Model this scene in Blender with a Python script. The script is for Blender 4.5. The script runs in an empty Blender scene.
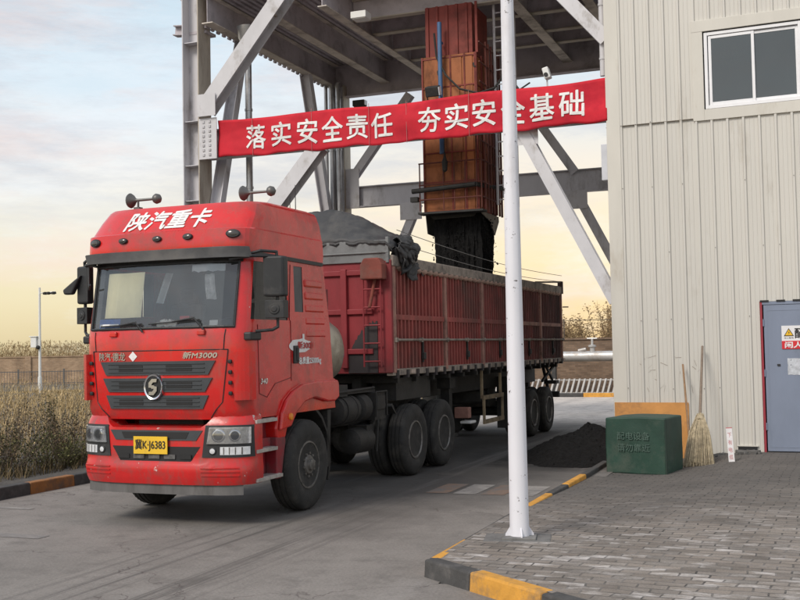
import bpy, bmesh, math, random
from math import sin, cos, pi, radians
from mathutils import Vector, Matrix, noise
random.seed(7)
SC = bpy.context.scene
COL = SC.collection

# ------------------------------------------------------------------ camera
PITCH, ROLL, YAW, CAMH, FPX = .0435, -.0192, -.3721, 2.008, 1078.4
F = Vector((sin(YAW)*cos(PITCH), cos(YAW)*cos(PITCH), sin(PITCH)))
Rr = Vector((cos(YAW), -sin(YAW), 0)); Uu = Rr.cross(F)
R2 = Rr*cos(ROLL) + Uu*sin(ROLL); U2 = Uu*cos(ROLL) - Rr*sin(ROLL)
cd = bpy.data.cameras.new('camera'); cam = bpy.data.objects.new('camera', cd); COL.objects.link(cam)
M = Matrix((R2, U2, -F)).transposed().to_4x4(); M.translation = Vector((0, 0, CAMH)); cam.matrix_world = M
cd.sensor_width = 36; cd.lens = FPX*36/800; cd.clip_end = 2000; cd.clip_start = .1
SC.camera = cam

# ------------------------------------------------------------------ world + sun
W = bpy.data.worlds.new('World'); SC.world = W; W.use_nodes = True
SUN_EL, SUN_AZ = radians(42), radians(200)      # azimuth clockwise from +Y (behind the camera, to its left)
def build_world():
    nt = W.node_tree; N = nt.nodes; L = nt.links; N.clear()
    out = N.new('ShaderNodeOutputWorld'); bg = N.new('ShaderNodeBackground'); L.new(bg.outputs[0], out.inputs[0])
    sky = N.new('ShaderNodeTexSky'); sky.sky_type = 'NISHITA'; sky.sun_disc = False
    sky.sun_elevation = SUN_EL; sky.sun_rotation = SUN_AZ; sky.dust_density = 2
    tc = N.new('ShaderNodeTexCoord'); sep = N.new('ShaderNodeSeparateXYZ'); L.new(tc.outputs['Generated'], sep.inputs[0])
    def math_(op, a, b=None, clamp=False):
        m = N.new('ShaderNodeMath'); m.operation = op; m.use_clamp = clamp
        for i, v in enumerate((a, b)):
            if v is None: continue
            if isinstance(v, (int, float)): m.inputs[i].default_value = v
            else: L.new(v, m.inputs[i])
        return m.outputs[0]
    def noise_(scale, sx, sz, detail=6, rough=.6, loc=(0, 0, 0)):
        mp = N.new('ShaderNodeMapping'); mp.inputs['Scale'].default_value = (sx, sx, sz); mp.inputs['Location'].default_value = loc
        L.new(tc.outputs['Generated'], mp.inputs[0])
        n = N.new('ShaderNodeTexNoise'); n.inputs['Scale'].default_value = scale; n.inputs['Detail'].default_value = detail
        n.inputs['Roughness'].default_value = rough; L.new(mp.outputs[0], n.inputs['Vector']); return n.outputs['Fac']
    def ramp(fac, stops):
        r = N.new('ShaderNodeValToRGB'); e = r.color_ramp.elements
        while len(e) < len(stops): e.new(.5)
        for i, (p, c) in enumerate(stops): e[i].position = p; e[i].color = (c if len(c) == 4 else (*c, 1))
        L.new(fac, r.inputs[0]); return r.outputs[0]
    def mix(fac, a, b, mode='MIX'):
        m = N.new('ShaderNodeMix'); m.data_type = 'RGBA'; m.blend_type = mode
        if isinstance(fac, (int, float)): m.inputs[0].default_value = fac
        else: L.new(fac, m.inputs[0])
        for i, v in ((6, a), (7, b)):
            if isinstance(v, tuple): m.inputs[i].default_value = v if len(v) == 4 else (*v, 1)
            else: L.new(v, m.inputs[i])
        return m.outputs[2]
    # elevation gradient of the overcast dusk sky, wobbled by large clouds
    wob = math_('MULTIPLY', math_('SUBTRACT', noise_(2.2, 1, 3.2), .5), .14)
    zz = math_('ADD', sep.outputs[2], wob)
    grad = ramp(zz, [(0, (.78, .63, .35)), (.05, (.84, .70, .42)), (.10, (.88, .77, .57)), (.16, (.88, .82, .74)), (.23, (.70, .78, .80)), (.36, (.58, .71, .76)), (1, (.52, .58, .63))])
    # warm glow low over the right part of the view
    az = N.new('ShaderNodeVectorMath'); az.operation = 'DOT_PRODUCT'; L.new(tc.outputs['Generated'], az.inputs[0]); az.inputs[1].default_value = (-.17, .98, .07)
    glow = ramp(az.outputs['Value'], [(.90, (0, 0, 0)), (.995, (1, 1, 1))])
    low = ramp(sep.outputs[2], [(.03, (1, 1, 1)), (.28, (0, 0, 0))])
    gl = mix(1.0, glow, low, 'MULTIPLY')
    c1 = mix(gl, grad, (1.0, .70, .32))
    # grey and pink cloud banks
    band = ramp(noise_(2.6, 1, 5, 10, .68, (3.1, 1.7, .4)), [(.44, (0, 0, 0)), (.62, (1, 1, 1))])
    hi = ramp(sep.outputs[2], [(.08, (0, 0, 0)), (.16, (1, 1, 1))])
    c2 = mix(mix(1.0, mix(1.0, band, hi, 'MULTIPLY'), (.85, .85, .85), 'MULTIPLY'), c1, (.55, .52, .52))
    pink = ramp(noise_(3.3, 1, 4.5, 10, .66, (9.2, 4.4, 1.1)), [(.5, (0, 0, 0)), (.66, (1, 1, 1))])
    c3 = mix(mix(1.0, pink, (.6, .6, .6), 'MULTIPLY'), c2, (.90, .66, .54))
    white = ramp(noise_(2.4, 1, 3.4, 10, .68, (5.5, 8.4, 2.3)), [(.50, (0, 0, 0)), (.68, (1, 1, 1))])
    c4 = mix(mix(1.0, white, (.6, .6, .6), 'MULTIPLY'), c3, (.90, .91, .90))
    # unseen half of the dome behind the camera, tone shaped for fill, slightly cooler
    back = ramp(sep.outputs[1], [(.0, (1, 1, 1)), (.55, (0, 0, 0))])
    c5 = mix(back, c4, mix(1.0, c4, (.95, .97, 1.0), 'MULTIPLY'))
    sk = N.new('ShaderNodeVectorMath'); sk.operation = 'SCALE'; L.new(sky.outputs[0], sk.inputs[0]); sk.inputs['Scale'].default_value = .05/.9
    add = N.new('ShaderNodeVectorMath'); add.operation = 'ADD'
    sc5 = N.new('ShaderNodeVectorMath'); sc5.operation = 'SCALE'; L.new(c5, sc5.inputs[0]); sc5.inputs['Scale'].default_value = .92
    L.new(sk.outputs[0], add.inputs[0]); L.new(sc5.outputs[0], add.inputs[1])
    L.new(add.outputs[0], bg.inputs[0]); bg.inputs[1].default_value = .9
build_world()
sl = bpy.data.lights.new('sun', 'SUN'); sl.energy = 2.0; sl.angle = radians(18); sl.color = (1, .93, .83)
so = bpy.data.objects.new('sun', sl); COL.objects.link(so)
sd = Vector((sin(SUN_AZ)*cos(SUN_EL), cos(SUN_AZ)*cos(SUN_EL), sin(SUN_EL)))
so.rotation_euler = sd.to_track_quat('Z', 'Y').to_euler()
so.location = (0, -10, 30)
SC.view_settings.view_transform = 'Standard'; SC.view_settings.look = 'None'
SC.view_settings.exposure = 0.1; SC.view_settings.gamma = 1.0; SC.view_settings.use_curve_mapping = False
SC.cycles.max_bounces = 6; SC.cycles.transparent_max_bounces = 12
SC.cycles.use_denoising = True

# ------------------------------------------------------------------ materials
MATS = {}
def mat(name, col, rough=.6, metal=0, var=.15, scale=3, dirt=None, dirtamt=.0, dscale=1.2, bump=0, bscale=30, coat=0, spec=.5, detail=6, chips=None, stretch=(1, 1, 1), dust=None):
    """principled material: colour broken up by noise, an optional second stain colour, chips and bump"""
    if name in MATS: return MATS[name]
    m = bpy.data.materials.new(name); m.use_nodes = True; nt = m.node_tree; N = nt.nodes; L = nt.links
    b = N['Principled BSDF']; b.inputs['Roughness'].default_value = rough; b.inputs['Metallic'].default_value = metal
    b.inputs['Coat Weight'].default_value = coat; b.inputs['Coat Roughness'].default_value = .15; b.inputs['Specular IOR Level'].default_value = spec
    tc = N.new('ShaderNodeTexCoord'); mp = N.new('ShaderNodeMapping'); L.new(tc.outputs['Object'], mp.inputs[0]); mp.inputs['Scale'].default_value = stretch
    n = N.new('ShaderNodeTexNoise'); n.inputs['Scale'].default_value = scale; n.inputs['Detail'].default_value = detail; n.inputs['Roughness'].default_value = .65; L.new(mp.outputs[0], n.inputs['Vector'])
    r = N.new('ShaderNodeValToRGB'); r.color_ramp.elements[0].position = .3; r.color_ramp.elements[1].position = .7
    r.color_ramp.elements[0].color = (*[c*(1-var) for c in col], 1); r.color_ramp.elements[1].color = (*[min(1, c*(1+var)) for c in col], 1)
    L.new(n.outputs['Fac'], r.inputs[0]); cur = r.outputs[0]
    def overlay(cur, colr, lo, hi, sc, st=(1, 1, 1), det=8):
        mp2 = N.new('ShaderNodeMapping'); L.new(tc.outputs['Object'], mp2.inputs[0]); mp2.inputs['Scale'].default_value = st; mp2.inputs['Location'].default_value = (3.7, 1.3, 8.1)
        n2 = N.new('ShaderNodeTexNoise'); n2.inputs['Scale'].default_value = sc; n2.inputs['Detail'].default_value = det; n2.inputs['Roughness'].default_value = .7; L.new(mp2.outputs[0], n2.inputs['Vector'])
        r2 = N.new('ShaderNodeValToRGB'); r2.color_ramp.elements[0].position = lo; r2.color_ramp.elements[1].position = hi; L.new(n2.outputs['Fac'], r2.inputs[0])
        x = N.new('ShaderNodeMix'); x.data_type = 'RGBA'; L.new(r2.outputs[0], x.inputs[0]); L.new(cur, x.inputs[6]); x.inputs[7].default_value = (*colr, 1)
        return x.outputs[2], r2.outputs[0]
    if dirt:
        cur, msk = overlay(cur, dirt, .62-dirtamt*.4, .8-dirtamt*.25, dscale, stretch)
        rr = N.new('ShaderNodeMapRange'); rr.inputs[3].default_value = rough; rr.inputs[4].default_value = min(1, rough+.35); L.new(msk, rr.inputs[0]); L.new(rr.outputs[0], b.inputs['Roughness'])
    if dust: cur, _ = overlay(cur, dust[0], dust[1], dust[2], dust[3], dust[4])
    if chips: cur, _ = overlay(cur, chips[0], chips[1], chips[1]+.02, chips[2])
    L.new(cur, b.inputs['Base Color'])
    if bump:
        n3 = N.new('ShaderNodeTexNoise'); n3.inputs['Scale'].default_value = bscale; n3.inputs['Detail'].default_value = 5; L.new(mp.outputs[0], n3.inputs['Vector'])
        bp = N.new('ShaderNodeBump'); bp.inputs['Strength'].default_value = bump; bp.inputs['Distance'].default_value = .02; L.new(n3.outputs['Fac'], bp.inputs['Height']); L.new(bp.outputs[0], b.inputs['Normal'])
    MATS[name] = m; return m
RED = mat('cab_red_paint', (.62, .016, .014), .24, var=.12, scale=1.6, dirt=(.30, .045, .035), dirtamt=.32, dscale=2.2, coat=.6, spec=.4, chips=((.50, .42, .40), .69, 12), dust=((.34, .085, .065), .54, .84, 3.2, (2.4, 2.4, .5)))
RED2 = mat('step_red_dark', (.24, .014, .024), .5, var=.2, scale=3, dirt=(.13, .06, .06), dirtamt=.35, dscale=3)  # darker red for the recessed step panels
REDB = mat('bumper_red_worn', (.58, .016, .016), .30, var=.12, scale=2, dirt=(.25, .05, .045), dirtamt=.28, dscale=3, coat=.25, dust=((.28, .07, .06), .50, .72, 4, (2.2, 2.2, .6)), chips=((.58, .48, .46), .635, 7))
TRED = mat('trailer_red_paint', (.23, .020, .026), .6, var=.22, scale=2.5, dirt=(.085, .045, .04), dirtamt=.30, dscale=1.6, bump=.15, bscale=20, stretch=(1, 1, .5))
TRIB = mat('trailer_rib_paint', (.30, .062, .052), .7, var=.3, scale=3, dirt=(.13, .075, .062), dirtamt=.42, dscale=1.1, bump=.2, stretch=(1, 1, .6))
TRUST = mat('trailer_rusty_post', (.33, .165, .13), .75, var=.3, scale=4, dirt=(.09, .06, .05), dirtamt=.3, dscale=3, bump=.2)
TTOP = mat('coal_dusted_rail', (.27, .225, .19), .85, var=.3, scale=6, dirt=(.05, .045, .042), dirtamt=.3, dscale=4, bump=.3)
TBLK = mat('sooty_red_black', (.030, .024, .025), .7, var=.4, scale=3, dirt=(.09, .03, .03), dirtamt=.15)
BLK = mat('black_plastic', (.022, .023, .025), .5, var=.2, scale=8, dirt=(.08, .075, .07), dirtamt=.15, dscale=3)
BLK2 = mat('chassis_black', (.020, .019, .018), .7, var=.4, scale=5, dirt=(.06, .053, .047), dirtamt=.25, dscale=4, bump=.2)
GRIL = mat('grille_dark_grey', (.045, .05, .056), .5, var=.15, scale=6)
GRIL2 = mat('grille_mesh_black', (.012, .012, .013), .6, var=.1)
VISR = mat('visor_grey', (.085, .085, .088), .55, var=.25, scale=4, dirt=(.16, .15, .14), dirtamt=.25)
VALN = mat('valance_grey', (.115, .11, .108), .6, var=.3, scale=4, dirt=(.07, .065, .06), dirtamt=.3, dscale=3, stretch=(1, 1, .3))
TYRE = mat('tyre_rubber', (.026, .025, .024), .85, var=.3, scale=6, dirt=(.070, .064, .058), dirtamt=.3, dscale=5, bump=.2, bscale=60)
RIMM = mat('rim_dark_steel', (.15, .14, .13), .5, metal=.3, var=.35, scale=12, dirt=(.05, .046, .042), dirtamt=.3, dscale=8)
RIML = mat('rim_worn_steel', (.20, .19, .18), .5, metal=.5, var=.35, scale=8, dirt=(.07, .06, .055), dirtamt=.3, dscale=6)
CHRO = mat('bright_chrome', (.75, .76, .78), .18, metal=1, var=.05)
ALUM = mat('step_aluminium', (.50, .48, .46), .45, metal=.6, var=.25, scale=12, dirt=(.15, .13, .12), dirtamt=.25)
LENS = mat('lamp_lens_white', (.62, .63, .65), .12, var=.2, scale=20, coat=.6)
AMBR = mat('amber_lens', (.75, .25, .02), .25, var=.1)
YEL = mat('plate_yellow', (.80, .50, .03), .45, var=.08, dirt=(.45, .30, .06), dirtamt=.15, dscale=9)
WHT = mat('white_lettering', (.78, .77, .76), .5, var=.06, scale=12, dirt=(.5, .38, .36), dirtamt=.2, dscale=9)
BLKT = mat('black_lettering', (.02, .02, .02), .5, var=.05)
SILV = mat('tank_steel', (.42, .39, .33), .38, metal=.75, var=.12, scale=2, dirt=(.24, .20, .15), dirtamt=.3, dscale=2)
BLUE = mat('blue_sticker', (.05, .14, .42), .4, var=.2, scale=20)
CREAM = mat('cream_card', (.93, .86, .62), .7, var=.06, scale=5)
SEAT = mat('seat_fabric', (.16, .15, .14), .9, var=.2, scale=8)
DASH = mat('cabin_dark', (.045, .047, .05), .8, var=.2, scale=5)
TARP = mat('tarpaulin_charcoal', (.036, .036, .038), .55, var=.3, scale=2.5, dirt=(.09, .087, .084), dirtamt=.4, dscale=3, bump=.25, bscale=9)
BOARD = mat('board_grey_metal', (.17, .175, .175), .6, var=.2, scale=4, dirt=(.08, .075, .07), dirtamt=.3, dscale=2.5)
COAL = mat('coal_black', (.009, .0085, .0085), .85, var=.4, scale=14, bump=.8, bscale=26, spec=.15)
STEEL = mat('gantry_grey_paint', (.58, .57, .60), .55, var=.12, scale=1.2, dirt=(.20, .18, .17), dirtamt=.25, dscale=1.6, bump=.06, bscale=8, stretch=(1, 1, .4))
STEELW = mat('gantry_pale_paint', (.58, .57, .59), .5, var=.10, scale=1.5, dirt=(.30, .27, .24), dirtamt=.2, dscale=2.4, stretch=(1, 1, .6))
STEELB = mat('gantry_warm_light_tint', (.46, .41, .34), .55, var=.14, scale=1.5, dirt=(.25, .20, .16), dirtamt=.25, dscale=2, stretch=(1, 1, .3))  # beige tint puts warm light into the colour of the flanges
DECK = mat('deck_grey_plate', (.50, .46, .49), .65, var=.2, scale=1.4, dirt=(.24, .22, .23), dirtamt=.3, dscale=1.5)
GALV = mat('galvanised_pipe', (.42, .42, .43), .35, metal=.7, var=.2, scale=4, dirt=(.2, .17, .15), dirtamt=.2)
ORNG = mat('chute_orange', (.36, .115, .035), .65, var=.18, scale=1.8, dirt=(.085, .038, .024), dirtamt=.42, dscale=1.8, stretch=(1, 1, .5))
RUST = mat('chute_red_steel', (.20, .028, .018), .65, var=.25, scale=3, dirt=(.06, .03, .025), dirtamt=.3)
RAIL = mat('chute_rail_rust', (.13, .035, .025), .7, var=.3, scale=5, dirt=(.04, .025, .02), dirtamt=.3)
PIPB = mat('blue_pipe_paint', (.06, .13, .26), .45, var=.15)
BANR = mat('banner_red_cloth', (.56, .010, .026), .8, var=.16, scale=1.4, dirt=(.40, .012, .03), dirtamt=.3, dscale=1.1, bump=.25, bscale=5)
WALLP = mat('cladding_cream_paint', (.585, .565, .52), .5, var=.06, scale=.8, dirt=(.42, .385, .33), dirtamt=.12, dscale=1.8, stretch=(1, 1, .2))
TRIMP = mat('trim_cream_paint', (.59, .565, .51), .5, var=.07, scale=1.5, dirt=(.46, .41, .34), dirtamt=.16, dscale=2, stretch=(1, 1, .3))
PLNT = mat('plinth_orange_paint', (.60, .28, .08), .6, var=.15, scale=3, dirt=(.36, .18, .08), dirtamt=.25, dscale=3, bump=.15)
ALUW = mat('window_frame_white', (.78, .78, .80), .4, var=.05)
DOORP = mat('door_grey_blue', (.20, .235, .315), .5, var=.10, scale=1.4, dirt=(.16, .19, .25), dirtamt=.25, dscale=2.2, stretch=(1, 1, .35), bump=.08, bscale=12)
DFRM = mat('door_frame_red', (.30, .03, .045), .55, var=.15)
GRNB = mat('box_green_paint', (.016, .052, .036), .6, var=.22, scale=2.2, dirt=(.075, .095, .075), dirtamt=.28, dscale=2, bump=.25, bscale=6)
WOOD = mat('handle_wood', (.27, .16, .085), .7, var=.25, scale=4, stretch=(6, 6, 1))
WOODG = mat('handle_grey_wood', (.22, .17, .13), .75, var=.25, scale=4, stretch=(6, 6, 1))
STRAW = mat('broom_straw', (.40, .33, .22), .85, var=.35, scale=14, dirt=(.16, .13, .10), dirtamt=.3, dscale=6)
POLEP = mat('pole_white_paint', (.74, .735, .78), .45, var=.06, scale=2, dirt=(.55, .52, .52), dirtamt=.15, dscale=2, stretch=(1, 1, .3), chips=((.10, .085, .08), .625, 9))
KYEL = mat('kerb_orange_paint', (.62, .30, .045), .7, var=.2, scale=5, dirt=(.22, .15, .09), dirtamt=.3, dscale=4, bump=.3, bscale=25)
KYEL2 = mat('kerb_worn_orange_paint', (.30, .125, .035), .75, var=.25, scale=5, dirt=(.12, .09, .07), dirtamt=.35, dscale=4, bump=.3)
KBLK = mat('kerb_dark_concrete', (.060, .058, .057), .85, var=.3, scale=5, dirt=(.14, .13, .125), dirtamt=.25, dscale=4, bump=.35, bscale=25)
RUBB = mat('rubble_grey', (.12, .115, .11), .9, var=.3, scale=10, bump=.4)
LAMPW = mat('street_lamp_white', (.72, .72, .70), .5, var=.06)
LATT = mat('lattice_white_concrete', (.42, .40, .38), .8, var=.2, scale=3)
PIPS = mat('lagged_pipe_silver', (.52, .51, .50), .4, metal=.4, var=.15, scale=2, dirt=(.33, .27, .22), dirtamt=.25)
WIRE = mat('wire_dark', (.03, .03, .03), .6, var=.1)
ROPE = mat('rope_grey', (.20, .19, .18), .8, var=.1)
PAPER = mat('notice_paper', (.66, .66, .68), .7, var=.15, scale=12, dirt=(.3, .31, .34), dirtamt=.35, dscale=7)
SIGNW = mat('sign_white', (.76, .75, .76), .5, var=.05)
SIGNR = mat('sign_red', (.60, .02, .03), .5, var=.08)
SIGNY = mat('sign_yellow', (.80, .48, .02), .5, var=.05)
TWIG = mat('twig_brown', (.21, .145, .085), .9, var=.3, scale=3)
MARK_W = mat('strip_white', (.72, .70, .71), .6, var=.12, scale=8)
CHALK = mat('chalk_faint', (.07, .115, .095), .9, var=.35, scale=20)
BARK = mat('bark_grey_brown', (.12, .09, .07), .9, var=.3, scale=6)

def glassmat(name, tint, dust=.15, refl=1.45, dustcol=(.35, .37, .38), lo=.5, hi=1.6):
    m = bpy.data.materials.new(name); m.use_nodes = True; N = m.node_tree.nodes; L = m.node_tree.links; N.clear()
    out = N.new('ShaderNodeOutputMaterial'); tr = N.new('ShaderNodeBsdfTransparent'); tr.inputs[0].default_value = (*tint, 1)
    gl = N.new('ShaderNodeBsdfGlossy'); gl.inputs['Roughness'].default_value = .03; gl.inputs[0].default_value = (.9, .92, .95, 1)
    fr = N.new('ShaderNodeFresnel'); fr.inputs[0].default_value = refl
    m1 = N.new('ShaderNodeMixShader'); L.new(fr.outputs[0], m1.inputs[0]); L.new(tr.outputs[0], m1.inputs[1]); L.new(gl.outputs[0], m1.inputs[2])
    df = N.new('ShaderNodeBsdfDiffuse'); df.inputs[0].default_value = (*dustcol, 1)
    tc = N.new('ShaderNodeTexCoord'); n = N.new('ShaderNodeTexNoise'); n.inputs['Scale'].default_value = 2.5; n.inputs['Detail'].default_value = 5; L.new(tc.outputs['Object'], n.inputs['Vector'])
    mr = N.new('ShaderNodeMapRange'); mr.inputs[1].default_value = .3; mr.inputs[2].default_value = .75; mr.inputs[3].default_value = dust*lo; mr.inputs[4].default_value = dust*hi; L.new(n.outputs['Fac'], mr.inputs[0])
    m2 = N.new('ShaderNodeMixShader'); L.new(mr.outputs[0], m2.inputs[0]); L.new(m1.outputs[0], m2.inputs[1]); L.new(df.outputs[0], m2.inputs[2]); L.new(m2.outputs[0], out.inputs[0])
    return m
GLASS = glassmat('windscreen_glass', (.84, .87, .88), .08, 1.8, (.42, .46, .48))
GLASS2 = glassmat('side_glass_dark', (.25, .27, .27), .18, 1.5, (.2, .2, .19))
GLASSW = glassmat('window_glass_grey', (.45, .49, .51), .42, 1.75, (.17, .195, .205), .92, 1.08)
CLEAR = glassmat('lamp_glass', (.9, .9, .9), .06, 1.5)

def soot(m, y0, y1, amt, col=(.022, .018, .018)):
    nt = m.node_tree; N = nt.nodes; L = nt.links; b = N['Principled BSDF']; src = b.inputs['Base Color'].links[0].from_socket
    tc = N.new('ShaderNodeTexCoord'); sp_ = N.new('ShaderNodeSeparateXYZ'); L.new(tc.outputs['Object'], sp_.inputs[0]); mp = N.new('ShaderNodeMapping'); mp.inputs['Scale'].default_value = (1, 1.2, .45); L.new(tc.outputs['Object'], mp.inputs[0])
    n = N.new('ShaderNodeTexNoise'); n.inputs['Scale'].default_value = 1.3; n.inputs['Detail'].default_value = 8; n.inputs['Roughness'].default_value = .7; L.new(mp.outputs[0], n.inputs['Vector'])
    a = N.new('ShaderNodeMath'); a.operation = 'MULTIPLY_ADD'; a.inputs[1].default_value = 9; L.new(n.outputs['Fac'], a.inputs[0]); L.new(sp_.outputs[1], a.inputs[2])
    r = N.new('ShaderNodeMapRange'); r.inputs[1].default_value = y0; r.inputs[2].default_value = y1; r.inputs[4].default_value = amt; L.new(a.outputs[0], r.inputs[0])
    x = N.new('ShaderNodeMix'); x.data_type = 'RGBA'; L.new(r.outputs[0], x.inputs[0]); L.new(src, x.inputs[6]); x.inputs[7].default_value = (*col, 1); L.new(x.outputs[2], b.inputs['Base Color'])
soot(TRIB, 11.0, 18, .8)
def leafmat(name, c0, c1, rough=.85):
    m = bpy.data.materials.new(name); m.use_nodes = True; N = m.node_tree.nodes; L = m.node_tree.links; b = N['Principled BSDF']
    b.inputs['Roughness'].default_value = rough; b.inputs['Specular IOR Level'].default_value = .2
    g = N.new('ShaderNodeNewGeometry'); r = N.new('ShaderNodeValToRGB'); r.color_ramp.elements[0].color = (*c0, 1); r.color_ramp.elements[1].color = (*c1, 1)
    L.new(g.outputs['Random Per Island'], r.inputs[0]); L.new(r.outputs[0], b.inputs['Base Color']); return m
GRASS = leafmat('dry_grass_tan', (.22, .15, .07), (.66, .50, .27))
WEED = leafmat('dry_weed_brown', (.035, .034, .016), (.19, .14, .075))
REED = leafmat('reed_gold', (.20, .135, .065), (.50, .36, .19))
TWIGL = leafmat('thicket_twigs', (.17, .115, .065), (.38, .26, .14))

# ------------------------------------------------------------------ ground materials
def gmat(name, build):
    m = bpy.data.materials.new(name); m.use_nodes = True; nt = m.node_tree; N = nt.nodes; L = nt.links
    tc = N.new('ShaderNodeTexCoord')
    def nz(scale, detail=6, rough=.6, st=(1, 1, 1), loc=(0, 0, 0), rot=0):
        mp = N.new('ShaderNodeMapping'); mp.inputs['Scale'].default_value = st; mp.inputs['Location'].default_value = loc; mp.inputs['Rotation'].default_value = (0, 0, rot); L.new(tc.outputs['Object'], mp.inputs[0])
        n = N.new('ShaderNodeTexNoise'); n.inputs['Scale'].default_value = scale; n.inputs['Detail'].default_value = detail; n.inputs['Roughness'].default_value = rough; L.new(mp.outputs[0], n.inputs['Vector']); return n.outputs['Fac']
    def rp(f, stops):
        r = N.new('ShaderNodeValToRGB'); e = r.color_ramp.elements
        while len(e) < len(stops): e.new(.5)
        for i, (p, c) in enumerate(stops): e[i].position = p; e[i].color = (*c, 1) if isinstance(c, tuple) else (c, c, c, 1)
        L.new(f, r.inputs[0]); return r.outputs[0]
    def mx(f, a, b, mode='MIX'):
        x = N.new('ShaderNodeMix'); x.data_type = 'RGBA'; x.blend_type = mode
        for i, v in ((0, f), (6, a), (7, b)):
            if isinstance(v, tuple): x.inputs[i].default_value = (*v, 1)
            elif isinstance(v, (int, float)): x.inputs[i].default_value = v
            else: L.new(v, x.inputs[i])
        return x.outputs[2]
    def mth(op, a, b=0.0, c=None):
        q = N.new('ShaderNodeMath'); q.operation = op
        for i, v in enumerate((a, b) if c is None else (a, b, c)):
            if isinstance(v, (int, float)): q.inputs[i].default_value = v
            else: L.new(v, q.inputs[i])
        return q.outputs[0]
    sep = N.new('ShaderNodeSeparateXYZ'); L.new(tc.outputs['Object'], sep.inputs[0])
    build(m, N, L, tc, nz, rp, mx, mth, sep); return m
def b_road(m, N, L, tc, nz, rp, mx, mth, sep):
    b = N['Principled BSDF']
    base = rp(nz(.5, 8, .65), [(.3, (.190, .173, .158)), (.7, (.300, .274, .252))])
    fine = rp(nz(38, 4, .7), [(.3, .72), (.7, 1.12)])
    c = mx(1.0, base, fine, 'MULTIPLY')
    # far forecourt concrete is pale
    far = rp(mth('MULTIPLY_ADD', nz(.35, 5), 4.0, sep.outputs[1]), [(.0, 0.0), (1, 1.0)])
    fr = N.new('ShaderNodeMapRange'); L.new(mth('MULTIPLY_ADD', nz(.35, 5), 5.0, sep.outputs[1]), fr.inputs[0]); fr.inputs[1].default_value = 27.0; fr.inputs[2].default_value = 31.0
    c = mx(fr.outputs[0], c, rp(nz(.8, 6, .6, (1, .5, 1)), [(.3, (.56, .50, .45)), (.7, (.70, .63, .57))]))
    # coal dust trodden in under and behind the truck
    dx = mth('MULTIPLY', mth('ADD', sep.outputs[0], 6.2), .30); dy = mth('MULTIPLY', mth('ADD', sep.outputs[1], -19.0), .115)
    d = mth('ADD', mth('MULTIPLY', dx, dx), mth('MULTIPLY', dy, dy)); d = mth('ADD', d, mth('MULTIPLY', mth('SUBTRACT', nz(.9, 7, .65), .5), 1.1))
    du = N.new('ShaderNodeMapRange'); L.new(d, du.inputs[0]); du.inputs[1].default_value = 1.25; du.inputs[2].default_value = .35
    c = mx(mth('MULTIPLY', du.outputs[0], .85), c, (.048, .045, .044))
    # coal spilled round the heap
    hx = mth('ADD', sep.outputs[0], 4.2); hy = mth('MULTIPLY', mth('ADD', sep.outputs[1], -19.2), .8); hd = mth('ADD', mth('ADD', mth('MULTIPLY', hx, hx), mth('MULTIPLY', hy, hy)), mth('MULTIPLY', mth('SUBTRACT', nz(1.4, 8, .7), .5), 5.0))
    hr = N.new('ShaderNodeMapRange'); L.new(hd, hr.inputs[0]); hr.inputs[1].default_value = 4.2; hr.inputs[2].default_value = 1.8
    c = mx(mth('MULTIPLY', hr.outputs[0], .92), c, (.020, .019, .019))
    # dark sweeping tyre tracks
    tr = rp(nz(1.0, 6, .7, (9.0, .14, 1), (0, 0, 0), radians(-4)), [(.50, 0.0), (.62, 1.0)])
    bx = mth('MULTIPLY', mth('ADD', sep.outputs[0], 5.6), .95); bx = rp(mth('ADD', mth('MULTIPLY', bx, bx), mth('MULTIPLY', mth('SUBTRACT', nz(.7, 4), .5), 1.2)), [(.05, 1.0), (1.0, .0)]); tr = mth('MULTIPLY', tr, bx)
    near = N.new('ShaderNodeMapRange'); L.new(sep.outputs[1], near.inputs[0]); near.inputs[1].default_value = 16; near.inputs[2].default_value = 11
    c = mx(mth('MULTIPLY', mth('MULTIPLY', tr, near.outputs[0]), .7), c, (.075, .069, .065))
    # long pale wheel polish along the lane
    pl = rp(nz(.9, 5, .6, (1.6, .08, 1), (4, 2, 0)), [(.55, 0.0), (.72, 1.0)])
    c = mx(mth('MULTIPLY', pl, .45), c, (.33, .31, .295))
    # cracks
    v = N.new('ShaderNodeTexVoronoi'); v.feature = 'DISTANCE_TO_EDGE'; v.inputs['Scale'].default_value = .33
    wp = N.new('ShaderNodeMix'); wp.data_type = 'VECTOR'; wp.inputs[0].default_value = .18; L.new(tc.outputs['Object'], wp.inputs[4])
    nn = N.new('ShaderNodeTexNoise'); nn.inputs['Scale'].default_value = 1.6; nn.inputs['Detail'].default_value = 8; L.new(tc.outputs['Object'], nn.inputs['Vector']); 
    sc = N.new('ShaderNodeVectorMath'); sc.operation = 'SCALE'; sc.inputs['Scale'].default_value = 8; L.new(nn.outputs['Color'], sc.inputs[0]); L.new(sc.outputs[0], wp.inputs[5]); L.new(wp.outputs[1], v.inputs['Vector'])
    ck = rp(v.outputs['Distance'], [(.0, 1.0), (.0045, 0.0)])
    c = mx(mth('MULTIPLY', ck, .6), c, (.05, .033, .032))
    grime = rp(nz(2.4, 8, .75), [(.50, 0.0), (.68, 1.0)]); c = mx(mth('MULTIPLY', grime, .55), c, (.105, .096, .088))
    L.new(c, b.inputs['Base Color']); b.inputs['Roughness'].default_value = .82; b.inputs['Specular IOR Level'].default_value = .35
    bp = N.new('ShaderNodeBump'); bp.inputs['Strength'].default_value = .35; bp.inputs['Distance'].default_value = .012
    L.new(mth('SUBTRACT', nz(30, 6, .7), mth('MULTIPLY', ck, 1.5)), bp.inputs['Height']); L.new(bp.outputs[0], b.inputs['Normal'])
ROADM = gmat('road_worn_concrete', b_road)
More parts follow.
